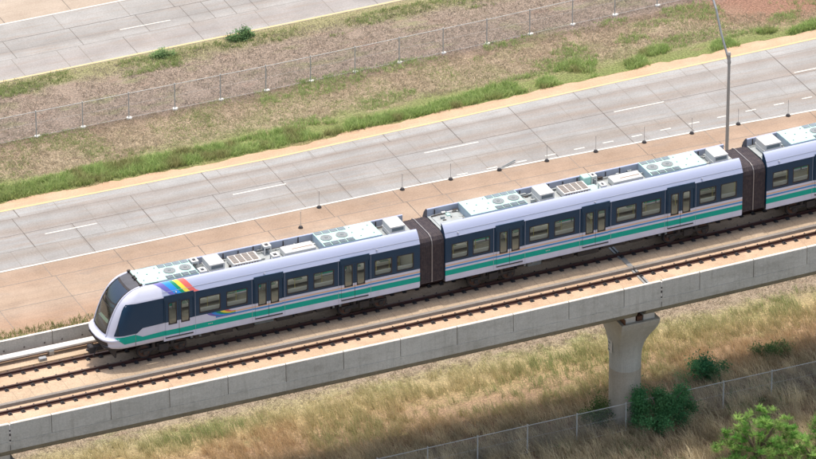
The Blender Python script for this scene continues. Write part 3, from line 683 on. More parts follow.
    # a few passengers' bags / dark shapes are not needed: walls
def carriage(name,loc,rz,x0,x1,doors,wins,kind):
    root=empty(name,loc,rz)
    bands=BANDS
    xb0=x0 if kind!='front' else -6.05
    holes=[(a,b,12.64,13.60) for a,b in wins]+[(d-.80,d+.80,11.58,13.80) for d in doors]
    mb=MB()
    for s in (-1,1):
        if kind=='front': wall(mb,xb0,-2.95,s*HW,PLAIN,[h for h in holes if h[0]<-2.95]); wall(mb,-2.95,x1,s*HW,bands,[h for h in holes if h[0]>=-2.95 or h[1]>-2.95])
        else: wall(mb,x0,x1,s*HW,bands,holes)
        # inner lining
        li=[(ZB,ZS,'interior')]; wall(mb,xb0,x1,s*(HW-.04),li,holes)
        # sole bar
        a,b=sorted((s*(HW-.12),s*(HW-.005)))
        mb.box(xb0+.02,x1-.02,a,b,11.33,ZB,MI['white'])
    mb.box(xb0,x1,-HW+.12,HW-.12,11.25,11.38,MI['black'])
    mb.box(xb0,x1,-.9,.9,14.22,14.30,MI['roofdeck'])
    for xe in (xb0+.04,x1-.04): mb.quad((xe,-HW,ZB),(xe,HW,ZB),(xe,HW,ZS),(xe,-HW,ZS),MI['interior'])
    # ends with gangway opening
    for xe,do in ((x0,kind!='front'),(x1,True)):
        if not do: continue
        for a,b,c,d in ((-HW,-.75,ZB,ZS),(.75,HW,ZB,ZS),(-.75,.75,13.6,14.3)):
            mb.quad((xe,a,c),(xe,b,c),(xe,b,d),(xe,a,d),MI['navy'])
        for s in (-1,1):
            mb.add([(xe,s*y,z) for y,z in [(0.9,14.05)]+FP],[tuple(range(len(FP)+1))],MI['navyd'])
    for s in (-1,1):
        for d in doors:
            for xx in (d-.98,d+.98):
                if xx>xb0+.1: mb.box(xx-.008,xx+.008,*sorted((s*(HW+.001),s*(HW+.004))),ZB,14.04,MI['fairin'])
    body=mb.build('body',ML,root)
    for s in (-1,1):
        mb=MB(); n=len(FP); vs=[(x,s*y,z) for x in (xb0,x1) for y,z in FP]
        mb.add(vs,[(k,k+1,n+k+1,n+k) for k in range(n-1)],0,True)
        mb.quad((xb0,s*.90,14.70),(x1,s*.90,14.70),(x1,s*.90,14.22),(xb0,s*.90,14.22),1)
        # longitudinal seam and studs
        mb.cyl((xb0,s*1.37,14.315),(x1,s*1.37,14.315),.012,.012,5,1)
        for xx in (x0+.8,x1-2.6,.0): mb.cyl((xx,s*1.42,14.22),(xx,s*1.47,14.26),.05,.05,8,1)
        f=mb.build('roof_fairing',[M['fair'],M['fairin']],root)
    for a,b in wins:
        for s in (-1,1): window(root,a,b,12.64,13.60,s,HW)
    for d in doors:
        for s in (-1,1): door_pair(root,d,s,PLAIN if d<-3 and kind=='front' else bands)
    interior(root,xb0+.1,x1-.05,doors,5)
    # underframe gear
    rr=random.Random(int(x1*7)+len(wins)); mb=MB()
    x=-4.0
    while x<4.0:
        l=rr.uniform(.6,1.5); s=rr.choice((-1,1)); 
        for s in (-1,1): a,b=sorted((s*.35,s*rr.uniform(.95,1.12))); mb.box(x,min(x+l,4.1),a,b,rr.uniform(10.75,10.9),11.25,rr.choice([0,0,1]))
        x+=l+rr.uniform(.1,.4)
    mb.tube([(-4,-1.25,11.2),(4,-1.25,11.2)],.03,6,1)
    for xx in (-4.4,-3.9,4.1,4.5): mb.box(xx,xx+.12,-1.38,-1.3,11.12,11.3,1)
    mb.build('underframe_equipment',[M['dark'],M['grille']],root)
    bogie(root,-6.15 if kind!='front' else -5.9); bogie(root,6.15)
    return root
WIN=[(-8.96,-7.95),(-7.64,-6.60),(-4.13,-2.92),(-2.57,-1.32)]; WIN=WIN+[(-b,-a) for a,b in reversed(WIN)]
def pose(xc):
    ya,yb=yc(xc-6.15),yc(xc+6.15); return (xc,1.83+(ya+yb)/2,0),math.atan2(yb-ya,12.3)
GRP='carriages of the train'
# middle carriage
l,a=pose(13.65); car2=carriage('train_carriage',l,a,-9.35,9.35,[-5.38,0,5.38],WIN,'mid')
tag(car2,'middle train carriage between the two brown gangway bellows, three door pairs','train carriage',GRP)
def fit_roof(root,variant):
    if variant=='mid':
        ac_unit(root,-7.45,-3.95,True); ac_unit(root,3.85,7.35,False)
        roof_box(root,-3.05,-2.15,-.6,.5); resistor(root,-1.5,.15); hoop(root,.85,.34); cover(root,1.65,3.5); roof_box(root,7.95,8.85,-.6,.5)
        clutter(root,-9.2,-7.5,3,16); clutter(root,-3.9,3.8,4,46); clutter(root,7.4,9.3,6,18)
    else:
        ac_unit(root,-7.1,-3.65,True); ac_unit(root,3.85,7.35,False)
        hoop(root,-3.35,.40); roof_box(root,-2.9,-2.0,-.6,.5); resistor(root,-1.45,.2); hoop(root,.98); cover(root,1.65,3.5); roof_box(root,7.95,8.85,-.6,.5)
        clutter(root,-3.6,3.8,14,46); clutter(root,7.4,9.3,16,18)
fit_roof(car2,'mid')
mb=MB(); mb.bbox(.15,.62,.35,.85,14.3,14.86,.03); mb.bbox(.25,.75,-.8,.2,14.31,14.45,.02); mb.build('roof_junction_box',M['mint'],car2)
mb=MB(); mb.box(-9.2,-7.6,-.8,.75,14.301,14.34); mb.box(-8.35,-8.15,.35,.75,14.34,14.4,1); mb.build('roof_walk_plate',[M['roofdeck'],M['mint']],car2)
# gangway bellows
def bellows(root,xa,xb):
    mb=MB(); n=14
    prof=[(-1.38,11.45),(-1.38,13.75),(-1.33,13.98),(-1.18,14.16),(-.9,14.24),(.9,14.24),(1.18,14.16),(1.33,13.98),(1.38,13.75),(1.38,11.45)]
    k=len(prof); vs=[]
    for i in range(n*2+1):
        x=xa+(xb-xa)*i/(n*2); d=.010*(1 if i%2 else -1)
        for y,z in prof: vs.append((x,y*(1+d/1.4),z+(d if z>13 else 0)))
    mb.add(vs,[(i*k+j,i*k+(j+1)%k,(i+1)*k+(j+1)%k,(i+1)*k+j) for i in range(n*2) for j in range(k)])
    o=mb.build('gangway_bellows',M['bellows'],root)
    mb=MB(); xm=(xa+xb)/2-.02; mb.tube([(xm,y*1.025,z+(.03 if z>13 else 0)) for y,z in prof],.03,6); mb.build('hoop',M['hoop'],o)
bellows(car2,-9.35-1.52,-9.35)
bellows(car2,9.35,9.35+1.52)
# third carriage: same build, other roof
l,a=pose(33.87)
car3=carriage('train_carriage',l,a,-9.35,9.35,[-5.38,0,5.38],WIN,'mid3')
tag(car3,'rearmost visible train carriage, cut off by the right edge, white box at its roof end','train carriage',GRP)
ac_unit(car3,-7.45,-3.95,True); ac_unit(car3,3.85,7.35,False); roof_box(car3,-9.0,-7.95,-.6,.5); clutter(car3,-9.3,-7.5,23,14); clutter(car3,-3.9,3.8,24,30); roof_box(car3,-3.05,-2.15,-.6,.5); resistor(car3,-1.5,.15)
# front carriage
XC1=-6.58
w1=[(-3.92,-2.66),(-2.32,-1.06),(1.0,2.2),(2.62,3.85)]
W1=[(-3.90,-2.66),(-2.30,-1.06)]+[(-b,-a) for a,b in reversed([(-8.96,-7.95),(-7.64,-6.60)])]+[(1.32,2.57),(2.92,4.13)]
car1=carriage('train_carriage',(XC1,1.83,0),0,-6.05,9.35,[-5.13,.2,5.38],W1,'front')
tag(car1,'front train carriage with sloping windscreen nose and rainbow on its roof shoulder','train carriage',GRP)
fit_roof(car1,'front')
# ---- nose, in local coordinates (x = world - XC1)
LX=lambda X:X-XC1
ZL=[11.36,11.42,11.52,11.62,11.66,11.82,11.86,11.93,11.98,12.01,12.04,12.10,12.18,12.4,12.7,13.0,13.3,13.6,13.93,14.05,14.16,14.31,14.44,14.56,14.66,14.715,14.74]
XFT=[(11.36,-15.85),(11.42,-15.99),(11.52,-16.08),(11.62,-16.12),(11.66,-16.09),(11.82,-16.12),(11.86,-16.19),(11.93,-16.23),(11.98,-16.22),(12.01,-16.17),(12.04,-15.98),(12.10,-15.94),(12.18,-15.90),(12.4,-15.84),(12.7,-15.74),(13.0,-15.63),(13.3,-15.50),(13.6,-15.36),(13.93,-15.14),(14.05,-15.04),(14.16,-14.94),(14.31,-14.77),(14.44,-14.59),(14.56,-14.38),(14.66,-14.10),(14.715,-13.86),(14.74,-13.62)]
WT=[(11.36,1.38),(11.42,1.43),(11.52,1.47),(11.75,1.5),(14.05,1.5)]+[(z,y) for y,z in FP[1:9]]
LT=[(11.3,1.15),(13.6,1.1),(14.05,.95),(14.44,.6),(14.74,.3)]
NE=2.6
def halfw(x,z):   # half width of the nose at local x and height z
    xf=LX(interp(z,XFT)); L=interp(z,LT); w=interp(z,WT); t=(xf+L-x)/L
    if t<=0: return w
    if t>=1: return 0.
    return w*(1-t**NE)**(1/NE)
def frontx(y,z):
    xf=LX(interp(z,XFT)); L=interp(z,LT); w=interp(z,WT); t=min(1,abs(y)/w)
    return xf+L-L*(1-t**NE)**(1/NE)
XEND=-6.05
WY=.86
cy=[-WY+2*WY*i/10 for i in range(11)]
rows=[]
for z in ZL:
    w=interp(z,WT); row=[]
    a0=math.asin(min(1,WY/w)**(NE/2)); side=[]
    for i in range(1,11):
        a=a0+(math.pi/2-a0)*i/10; y=w*math.sin(a)**(2/NE); xf=LX(interp(z,XFT)); L=interp(z,LT); x=xf+L-L*max(0,math.cos(a))**(2/NE); side.append((x,y))
    xe=side[-1][0]
    for i in range(1,7): side.append((xe+(XEND-xe)*i/6,w))
    row=[(x,-y,z) for x,y in reversed(side)]+[(frontx(y,z),y,z) for y in cy]+[(x,y,z) for x,y in side]
    rows.append(row)
K=len(rows[0]); c0=16; c1=26
WZ0=12.18
shell=MB(); glassf=[]; upf=[]
vs=[p for r in rows for p in r]
fs=[]; gf=[]; uf=[]
for i in range(len(rows)-1):
    for j in range(K-1):
        f=(i*K+j,i*K+j+1,(i+1)*K+j+1,(i+1)*K+j)
        if c0<=j<c1 and ZL[i]>=WZ0-.001:
            (uf if ZL[i]>=14.555 else gf).append(f)
        else: fs.append(f)
shell.add(vs,fs,0,True); vs_shell=list(vs); fs_shell=list(fs)
# black inner reveal behind headlight slot and floor of nose
sh=shell.build('nose_shell',[M['white']],car1)
g=MB(); g.add(vs,gf,0,True); wo=g.build('windscreen',M['wind'],car1)
g=MB(); g.add(vs,uf,0,True); g.build('windscreen_upper_panel',M['gdark'],car1)
# pillars: raised bright ridge either side of the glass, and black gasket
for s in (-1,1):
    mb=MB(); zz=[z for z in ZL if z>=12.1]
    pr=[]
    for z in zz:
        y=.92; nx=frontx(y,z); pr.append((nx,s*y,z))
    for i in range(len(pr)-1): mb.cyl((pr[i][0]-.0,pr[i][1],pr[i][2]),pr[i+1],.05,.05,8)
    mb.build('windscreen_pillar',M['white'],car1)
def surf_strip(pts,off,mb,mi=0):   # pts: list of (y,z0,z1) on front surface
    pass
g=MB()
def arc(z0,z1,sag,mi,yr=WY,off=.012,n=14):
    vv=[]
    for i in range(n+1):
        y=-yr+2*yr*i/n; dz=-sag*(1-(y/yr)**2)
        for z in (z0+dz,z1+dz): vv.append((frontx(y,z)-off,y,z+off*.6))
    g.add(vv,[(2*i,2*i+1,2*i+3,2*i+2) for i in range(n)],mi)
arc(13.80,13.88,.05,0); arc(13.60,13.65,.05,0); arc(12.19,12.25,0,0)
for s in (-1,1):
    zz=[z for z in ZL if 12.18<=z<=14.56]; vv=[]
    for z in zz:
        for y in (WY-.07,WY): vv.append((frontx(y,z)-.012,s*y,z+.006))
    g.add(vv,[(2*i,2*i+1,2*i+3,2*i+2) for i in range(len(zz)-1)],0)
g.add([(frontx(y,z)-.012,y,z+.006) for z in (14.53,14.585) for y in cy],[(i,i+1,12+i,11+i) for i in range(10)],0)
g.build('windscreen_trim',M['black'],wo)
# dark inner skin of the cab
g=MB(); ins=[(p[0]+.05,p[1]*.965,p[2]-.02) for p in vs_shell]; g.add(ins,fs_shell,0,True); g.build('cab_inner_skin',M['dark'],car1)
# cab interior
mb=MB(); mb.box(LX(-15.55),LX(-14.6),-.95,.95,11.5,12.3,0); mb.add([(LX(-15.62),-.55,12.72),(LX(-15.62),.62,12.72),(LX(-15.45),.66,12.62),(LX(-15.45),-.6,12.62)],[(0,1,2,3)],1)
mb.cyl((LX(-15.46),-.66,12.66),(LX(-15.46),.66,12.66),.09,.07,10,1); mb.cyl((LX(-15.34),-.62,12.46),(LX(-15.34),.62,12.46),.05,.05,10,1)
mb.build('driving_desk',[M['dark'],M['lightgreen']],car1)
mb=MB(); mb.box(LX(-13.6),LX(-13.55),-1.4,1.4,11.5,13.95,1); mb.box(LX(-16.0),LX(-12.6),-1.2,1.2,11.42,11.5,1); mb.bbox(LX(-14.5),LX(-14.0),-.3,.3,11.9,12.7,.05,1); mb.build('cab_lining',[M['interior'],M['dark']],car1)
# side dark window of the cab and teal flash, laid on the curved surface
def side_patch(name,xs,zb,zt,mat,s,off=.008,nz=8,parent=car1):
    mb=MB(); vv=[]
    for x in xs:
        a,b=zb(x),zt(x)
        for j in range(nz+1):
            z=a+(b-a)*j/nz; hy=halfw(x,z); vv.append((x-off*.5 if hy<1.45 else x,s*(hy+off),z))
    mb.add(vv,[(i*(nz+1)+j,i*(nz+1)+j+1,(i+1)*(nz+1)+j+1,(i+1)*(nz+1)+j) for i in range(len(xs)-1) for j in range(nz)],0,True)
    return mb.build(name,mat,parent)
def grid(a,b,n): return [a+(b-a)*i/n for i in range(n+1)]
WB=[(LX(-15.48),12.20),(LX(-14.20),12.20),(LX(-13.86),12.46),(LX(-12.60),12.50)]
WTP=[(LX(-15.48),12.22),(LX(-15.29),12.75),(LX(-15.12),13.25),(LX(-14.97),13.65),(LX(-14.86),13.86),(LX(-14.75),14.0),(LX(-14.5),14.05),(LX(-12.6),14.05)]
GB=[(LX(-15.44),12.10),(LX(-14.93),11.66),(LX(-12.6),11.69)]
GT=[(LX(-15.44),12.12),(LX(-14.29),12.14),(LX(-13.86),11.93),(LX(-13.2),11.97),(LX(-12.6),12.00)]
for s in (-1,1):
    side_patch('cab_side_window',sorted(set(grid(LX(-15.48),LX(-12.63),30)+[p[0] for p in WB+WTP if p[0]<LX(-12.63)])),lambda x:interp(x,WB),lambda x:interp(x,WTP),M['navy'],s)
    side_patch('teal_flash',sorted(set(grid(LX(-15.44),LX(-12.63),24)+[p[0] for p in GB+GT if p[0]<LX(-12.63)])),lambda x:interp(x,GB),lambda x:interp(x,GT),M['green'],s)
    # panel gap line
    mb=MB()
    for z0,z1 in ((11.42,11.7),(11.7,12.2)): mb.box(LX(-14.29),LX(-14.265),*sorted((s*1.49,s*1.512)),z0,z1)
    mb.build('panel_gap',M['grille'],car1)
    # headlight lens at each end of the dark slot
    vv=[]
    for i in range(4):
        y=.72+.36*i/3
        for z in (11.68,11.79): vv.append((frontx(y,z)-.022,s*y,z))
    hl=MB(); hl.add(vv,[(2*i,2*i+1,2*i+3,2*i+2) for i in range(3)]); hl.build('headlight',M['headlens'],car1)
mb=MB(); vv=[]; n=24
for i in range(n+1):
    y=-1.2+2.4*i/n; e=.02 if i in (0,n) else 0
    for z in (11.56+e,11.71,11.86-e): vv.append((frontx(abs(y),z)-.025,y,z))
mb.add(vv,[(3*i+k,3*i+k+1,3*i+k+4,3*i+k+3) for i in range(n) for k in (0,1)],0); mb.build('light_slot',M['black'],car1)
# coupler and obstacle deflector
mb=MB(); mb.box(LX(-16.2),LX(-15.4),-.14,.14,10.85,11.1); mb.bbox(LX(-16.5),LX(-16.2),-.22,.22,10.78,11.2,.05); mb.cyl((LX(-16.5),0,10.95),(LX(-16.62),0,10.95),.08,.05,10); mb.tube([(LX(-16.1),-.3,11.1),(LX(-16.35),-.35,10.7),(LX(-15.9),-.4,10.55)],.03,6); mb.tube([(LX(-16.1),.3,11.1),(LX(-16.3),.35,10.75),(LX(-15.9),.4,10.55)],.03,6)
mb.build('coupler',M['black'],car1)
mb=MB(); mb.box(LX(-15.5),LX(-14.9),-1.05,1.05,11.1,11.34); mb.box(LX(-15.3),LX(-15.2),-.9,.9,10.6,11.1); mb.build('obstacle_deflector',M['dark'],car1)
# antenna brackets at front of roof
mb=MB()
for y in (-.88,-.1,.15,.88): mb.box(LX(-13.76),LX(-13.60),y-.07,y+.07,14.72,14.86)
mb.box(LX(-13.70),LX(-13.64),-.9,.9,14.74,14.80); mb.build('roof_bracket',M['dark'],car1)
# rainbow on the shoulder
def fz(t):  # t 0 top .. 1 bottom along fairing profile (y,z)
    P=FP[::-1][2:]; q=t*(len(P)-1); i=min(int(q),len(P)-2); u=q-i; return (P[i][0]+(P[i+1][0]-P[i][0])*u,P[i][1]+(P[i+1][1]-P[i][1])*u)
RB=['purple','rblue','rgreen','ryellow','rred']
top=[-13.05,-12.55,-12.12,-11.90,-11.62,-11.22]; bot=[-11.85,-11.60,-11.28,-11.05,-10.78,-10.43]
for s in (-1,1):
    mb=MB()
    for c in range(5):
        n=14; vv=[]
        for i in range(n+1):
            t=.02+.96*i/n; y,z=fz(t)
            for k in (c,c+1):
                e=t**1.5 if k else t**1.25; X=top[k]+(bot[k]-top[k])*(.25*t+.75*e); vv.append((LX(X),s*(y+.006),z+.006))
        mb.add(vv,[(2*i,2*i+1,2*i+3,2*i+2) for i in range(n)],c,True)
    mb.build('rainbow_decal',[M[k] for k in RB],car1)
    # small rainbow tail flowing into the side stripes
    mb=MB(); y=s*(HW+.003); n=12
    for c in range(5):
        vv=[]
        for i in range(n+1):
            t=i/n
            for k in (c,c+1):
                X0=-10.05+.26*k; e=1-(1-t)**2.2
                x=X0+(-8.35-X0)*t**1.3; z1=12.14+.047*k; z=12.50+(z1-12.50)*min(1,e*1.08)
                vv.append((LX(x),y,z))
        mb.add(vv,[(2*i,2*i+1,2*i+3,2*i+2) for i in range(n)],c)
    mb.quad((LX(-9.53),s*(HW+.002),12.13),(LX(-8.3),s*(HW+.002),12.13),(LX(-8.3),s*(HW+.002),12.14),(LX(-9.53),s*(HW+.002),12.14),1)
    mb.build('rainbow_stripe',[M[k] for k in RB],car1)
# tiny mark on the teal stripe
for rt in (car1,car2):
    mb=MB(); x=-3.4 if rt is car1 else -3.1
    for k in range(3): mb.box(x+.1*k,x+.1*k+.06,-HW-.006,-HW-.002,11.83,11.88)
    mb.build('small_mark',M['paint'],rt)

# ------------------------------------------------------------------ vegetation
def blades(name,P,H,Wd,C,lean,seed,mat='blade',parent=None,dirs=None):
    rg=np.random.default_rng(seed); n=len(P)
    az=rg.uniform(0,2*np.pi,n) if dirs is None else dirs
    fa=rg.uniform(0,2*np.pi,n)
    ld=np.stack([np.cos(az),np.sin(az)],1)*(lean*H)[:,None]
    wv=np.stack([np.cos(fa),np.sin(fa)],1)*(Wd/2)[:,None]
    V=np.zeros((n,5,3)); V[:,:,:2]=P[:,None,:2]; V[:,:,2]=P[:,2][:,None]
    V[:,0,:2]-=wv; V[:,1,:2]+=wv
    V[:,2,:2]+=wv*.75+ld*.35; V[:,2,2]+=H*.6; V[:,3,:2]+=-wv*.75+ld*.35; V[:,3,2]+=H*.6
    V[:,4,:2]+=ld; V[:,4,2]+=H*.95
    i=np.arange(n)*5
    lt=np.stack([i,i+1,i+2,i+3,i+3,i+2,i+4],1).ravel()
    me=bpy.data.meshes.new(name); me.vertices.add(n*5); me.vertices.foreach_set('co',V.ravel())
    me.loops.add(n*7); me.loops.foreach_set('vertex_index',lt.astype(np.int32))
    me.polygons.add(n*2); ls=np.stack([np.arange(n)*7,np.arange(n)*7+4],1).ravel(); me.polygons.foreach_set('loop_start',ls.astype(np.int32))
    a=me.attributes.new('col','FLOAT_COLOR','POINT'); cc=np.ones((n,5,4)); cc[:,:,:3]=C[:,None,:]; a.data.foreach_set('color',cc.ravel())
    me.materials.append(M[mat]); me.update(calc_edges=True); me.validate()
    o=bpy.data.objects.new(name,me); COL.objects.link(o)
    if parent: o.parent=parent
    return o
rg=np.random.default_rng(5)
def vnoise(x,y,s,seed):
    g=np.random.default_rng(seed).random((64,64)); u=x/s%64; v=y/s%64
    i=u.astype(int); j=v.astype(int); fu=u-i; fv=v-j; fu=fu*fu*(3-2*fu); fv=fv*fv*(3-2*fv)
    A=g[i%64,j%64]*(1-fu)+g[(i+1)%64,j%64]*fu; B=g[i%64,(j+1)%64]*(1-fu)+g[(i+1)%64,(j+1)%64]*fu
    return A*(1-fv)+B*fv
def lerpc(a,b,t): return np.array(a)[None]*(1-t[:,None])+np.array(b)[None]*t[:,None]
def tufts(n,x0,x1,y0,y1,per,spread):
    cx=rg.uniform(x0,x1,n); cy_=rg.uniform(y0,y1,n)
    X=np.repeat(cx,per)+rg.normal(0,spread,n*per); Y=np.repeat(cy_,per)+rg.normal(0,spread,n*per)
    return X,Y,cx,cy_
# 1 near field tall grass (mostly under and behind the viaduct)
def near_grass():
    per=13; n=29000
    cx=rg.uniform(-34,40,n); cy_=rg.uniform(-16,10.8,n)
    # density: clumpy, thinner towards the mown strip
    d=vnoise(cx+100,cy_+100,1.3,1)*.6+vnoise(cx+100,cy_+100,4.,2)*.4
    lim=10.0+1.4*(vnoise(cx+100,cy_+100,3.,4)-.5)
    keep=(cy_<lim)&(d>.2+.05*(cy_>8.2))&(rg.random(n)<np.clip((lim-cy_)/1.5,.15,1))
    cx,cy_=cx[keep],cy_[keep]; n=len(cx)
    tone=vnoise(cx+100,cy_+100,2.6,7); tone2=vnoise(cx+50,cy_+80,5.,8); rr=rg.random(n)
    # colours by place: yellow green band behind, orange straw in front, brown-grey straw in the viaduct shadow, brightened in colour to lift the shade
    base=lerpc((.50,.45,.24),(.60,.52,.31),rr)
    m1=np.clip((8.2-cy_+1.8*(tone-.5))/1.6,0,1); base=base*(1-m1[:,None])+lerpc((.62,.45,.27),(.54,.41,.24),rr)*m1[:,None]
    m2=np.clip((3.6-cy_+1.2*(tone-.5))/1.5,0,1); base=base*(1-m2[:,None])+(lerpc((.44,.36,.24),(.66,.57,.38),rr)*(.55+.9*vnoise(cx+5,cy_+77,.7,19))[:,None])*m2[:,None]
    gx=np.clip(1-np.hypot((cx+7.2)/5.2,(cy_-8.2)/1.5),0,1)*1.6
    gr=np.clip((tone2-.56)*4,0,1)*.6*(cy_>3)+np.clip(gx,0,1)*.9
    gr+=np.clip((cx-8)/14,0,.42)*(cy_>5.5)
    gr=np.clip(gr*(.4+rr),0,1); base=base*(1-gr[:,None])+np.array([.30,.36,.15])[None]*gr[:,None]
    bare=(np.hypot((cx-10)/6,(cy_-5.6)/1.3)<1)&(rr<.75)
    k=~bare; cx,cy_,base,rr,tone=cx[k],cy_[k],base[k],rr[k],tone[k]; n=len(cx)
    h=.38+.45*rg.random(n)+.35*(cy_<3.5)*rg.random(n)
    h*=np.clip((10.8-cy_)/2.6,.45,1)
    X=np.repeat(cx,per)+rg.normal(0,.13,n*per); Y=np.repeat(cy_,per)+rg.normal(0,.13,n*per)
    H=np.repeat(h,per)*rg.uniform(.5,1.15,n*per); C=np.repeat(base,per,0)*rg.uniform(.65,1.3,(n*per,1))
    P=np.stack([X,Y,np.full(n*per,-.01)],1)
    keep=np.hypot(X-15.6,Y-.2)>1.0; keep&=np.hypot(X+23.46,Y)>1.0
    return blades('tall_dry_grass',P[keep],H[keep],rg.uniform(.011,.025,keep.sum()),C[keep],rg.uniform(.35,1.05,keep.sum()),21,dirs=rg.normal(2.9,.9,keep.sum()))
o=near_grass(); tag(o,'tall straw-coloured grass with green patches under and beyond the viaduct','grass',kind='stuff')
# 2 short dry tufts in the mown strip by the viaduct
def short(name,n,x0,x1,y0,y1,cols,h0,h1,w0,w1,seed,gsc,thr,gcol,gamt,lean=.7,per=6,sp=.08):
    r=np.random.default_rng(seed); cx=r.uniform(x0,x1,n); cy_=r.uniform(y0,y1,n)
    d=vnoise(cx+200,cy_+200,gsc,seed); k=d>thr
    if y0==42: k&=np.hypot((cx-50)/5.5,(cy_-46.2)/2.6)>1
    cx,cy_,d=cx[k],cy_[k],d[k]; n=len(cx)
    rr=r.random(n); base=lerpc(cols[0],cols[1],rr); g=np.clip((vnoise(cx+90,cy_+300,gsc*1.7,seed+1)-.5)*5,0,1)*gamt*r.random(n)
    if y0==42: g=np.clip(g+np.clip((cx-12)/30,0,.55)*(vnoise(cx+9,cy_+30,2.4,55)>.5)*r.random(n),0,1)
    base=base*(1-g[:,None])+np.array(gcol)[None]*g[:,None]
    X=np.repeat(cx,per)+r.normal(0,sp,n*per); Y=np.repeat(cy_,per)+r.normal(0,sp,n*per)
    H=np.repeat(r.uniform(h0,h1,n),per)*r.uniform(.6,1.1,n*per); C=np.repeat(base,per,0)*r.uniform(.7,1.25,(n*per,1))
    return blades(name,np.stack([X,Y,np.full(n*per,-.005)],1),H,r.uniform(w0,w1,n*per),C,r.uniform(lean*.4,lean*1.3,n*per),seed)
o=short('short_dry_grass',14000,-34,42,9.2,17,((.30,.25,.19),(.46,.39,.29)),.06,.18,.015,.035,31,.8,.25,(.30,.30,.17),.4,1.3)
tag(o,'short mown dry grass right below the near parapet','grass',kind='stuff')
o=short('weeds',1500,-34,-5,21.6,24.1,((.30,.27,.13),(.20,.25,.08)),.1,.4,.02,.05,33,1.2,.35,(.22,.34,.1),.8,.7)
tag(o,'green and straw weeds between the far parapet and the road shoulder','weeds',kind='stuff')
# 3 median
def median_green():
    r=np.random.default_rng(77); n=9000; cx=r.uniform(-30,62,n)
    lo=np.array([ye(x) for x in cx])+1.25; wid=(1.7+.9*np.sin(cx*.21+.5)*.5-.3*(cx>33))*(.55+.8*vnoise(cx+70,cx*0+3,3.1,14))
    cy_=lo+r.random(n)**1.1*wid
    d=vnoise(cx+100,cy_+100,1.6,3); k=(d>.12)&((cx<28)|(d>.42)); cx,cy_=cx[k],cy_[k]; lo=lo[k]; n=len(cx); per=11
    rr=r.random(n); base=lerpc((.28,.40,.12),(.48,.56,.24),rr); dr=(np.clip((vnoise(cx+11,cy_+31,1.,9)-.62)*5,0,1)*.8)
    dr=np.maximum(dr,np.clip((-2-cx)/9,0,.45)*r.random(n))
    base=base*(1-dr[:,None])+np.array([.34,.31,.15])[None]*dr[:,None]
    X=np.repeat(cx,per)+r.normal(0,.12,n*per); Y=np.repeat(cy_,per)+r.normal(0,.10,n*per)
    H=np.repeat(r.uniform(.16,.5,n)*(.75+.6*vnoise(cx+40,cy_+9,2.2,12)),per)*r.uniform(.6,1.1,n*per); C=np.repeat(base,per,0)*r.uniform(.7,1.25,(n*per,1))
    return blades('green_verge_grass',np.stack([X,Y,np.full(n*per,0.)],1),H,r.uniform(.02,.045,n*per),C,r.uniform(.3,.9,n*per),78)
tag(median_green(),'bright green grass tufts along the kerb of the median','grass',kind='stuff')
o=short('dry_median_grass',26000,-32,64,42,47,((.34,.285,.20),(.44,.375,.27)),.05,.16,.015,.035,41,1.4,.12,(.30,.40,.13),.8,1.3,5,.1)
tag(o,'dry patchy grass between the green verge and the median fence','grass',kind='stuff')
o=short('brown_median_grass',20000,-32,50,47.2,54.4,((.28,.235,.19),(.37,.315,.255)),.04,.14,.015,.035,43,1.8,.15,(.32,.33,.17),.4,1.3,5,.1)
tag(o,'brown sparse grass beyond the median fence','grass',kind='stuff')
o=short('kerb_grass',2600,-32,50,53.2,54.7,((.30,.36,.14),(.38,.38,.2)),.08,.26,.02,.045,47,1.5,.42,(.12,.22,.05),.8,.7,7,.1)
tag(o,'low green tufts at the edge of the upper road','grass',kind='stuff')
def patches(name,n,x0,x1,y0,y1,thr,gsc,cols,h0,h1,seed):
    r=np.random.default_rng(seed); cx=r.uniform(x0,x1,n); cy_=r.uniform(y0,y1,n)
    d=vnoise(cx+200,cy_*1.6+200,gsc,seed); k=(d+.25*(r.random(n)-.5)>thr); cx,cy_=cx[k],cy_[k]; n=len(cx); per=8
    base=lerpc(cols[0],cols[1],r.random(n)); X=np.repeat(cx,per)+r.normal(0,.1,n*per); Y=np.repeat(cy_,per)+r.normal(0,.08,n*per)
    H=np.repeat(r.uniform(h0,h1,n),per)*r.uniform(.6,1.1,n*per); C=np.repeat(base,per,0)*r.uniform(.7,1.25,(n*per,1))
    return blades(name,np.stack([X,Y,np.full(n*per,0.)],1),H,r.uniform(.018,.04,n*per),C,r.uniform(.3,1.1,n*per),seed)
tag(patches('green_weed_patches',9000,12,62,41.8,47.4,.60,2.1,((.30,.40,.14),(.46,.52,.24)),.08,.28,91),'patches of fresh green weeds on the dry ground right of centre between verge and median fence','weeds',kind='stuff')
tag(patches('green_weed_patches',5000,-30,12,42.2,47,.72,2.6,((.30,.36,.14),(.44,.46,.24)),.06,.2,92),'faint green weed patches at the left between verge and median fence','weeds',kind='stuff')
tag(patches('green_weed_patches',7000,-30,46,52.4,54.7,.60,2.4,((.28,.36,.13),(.42,.46,.22)),.08,.26,93),'patches of green weeds beside the upper road','weeds',kind='stuff')
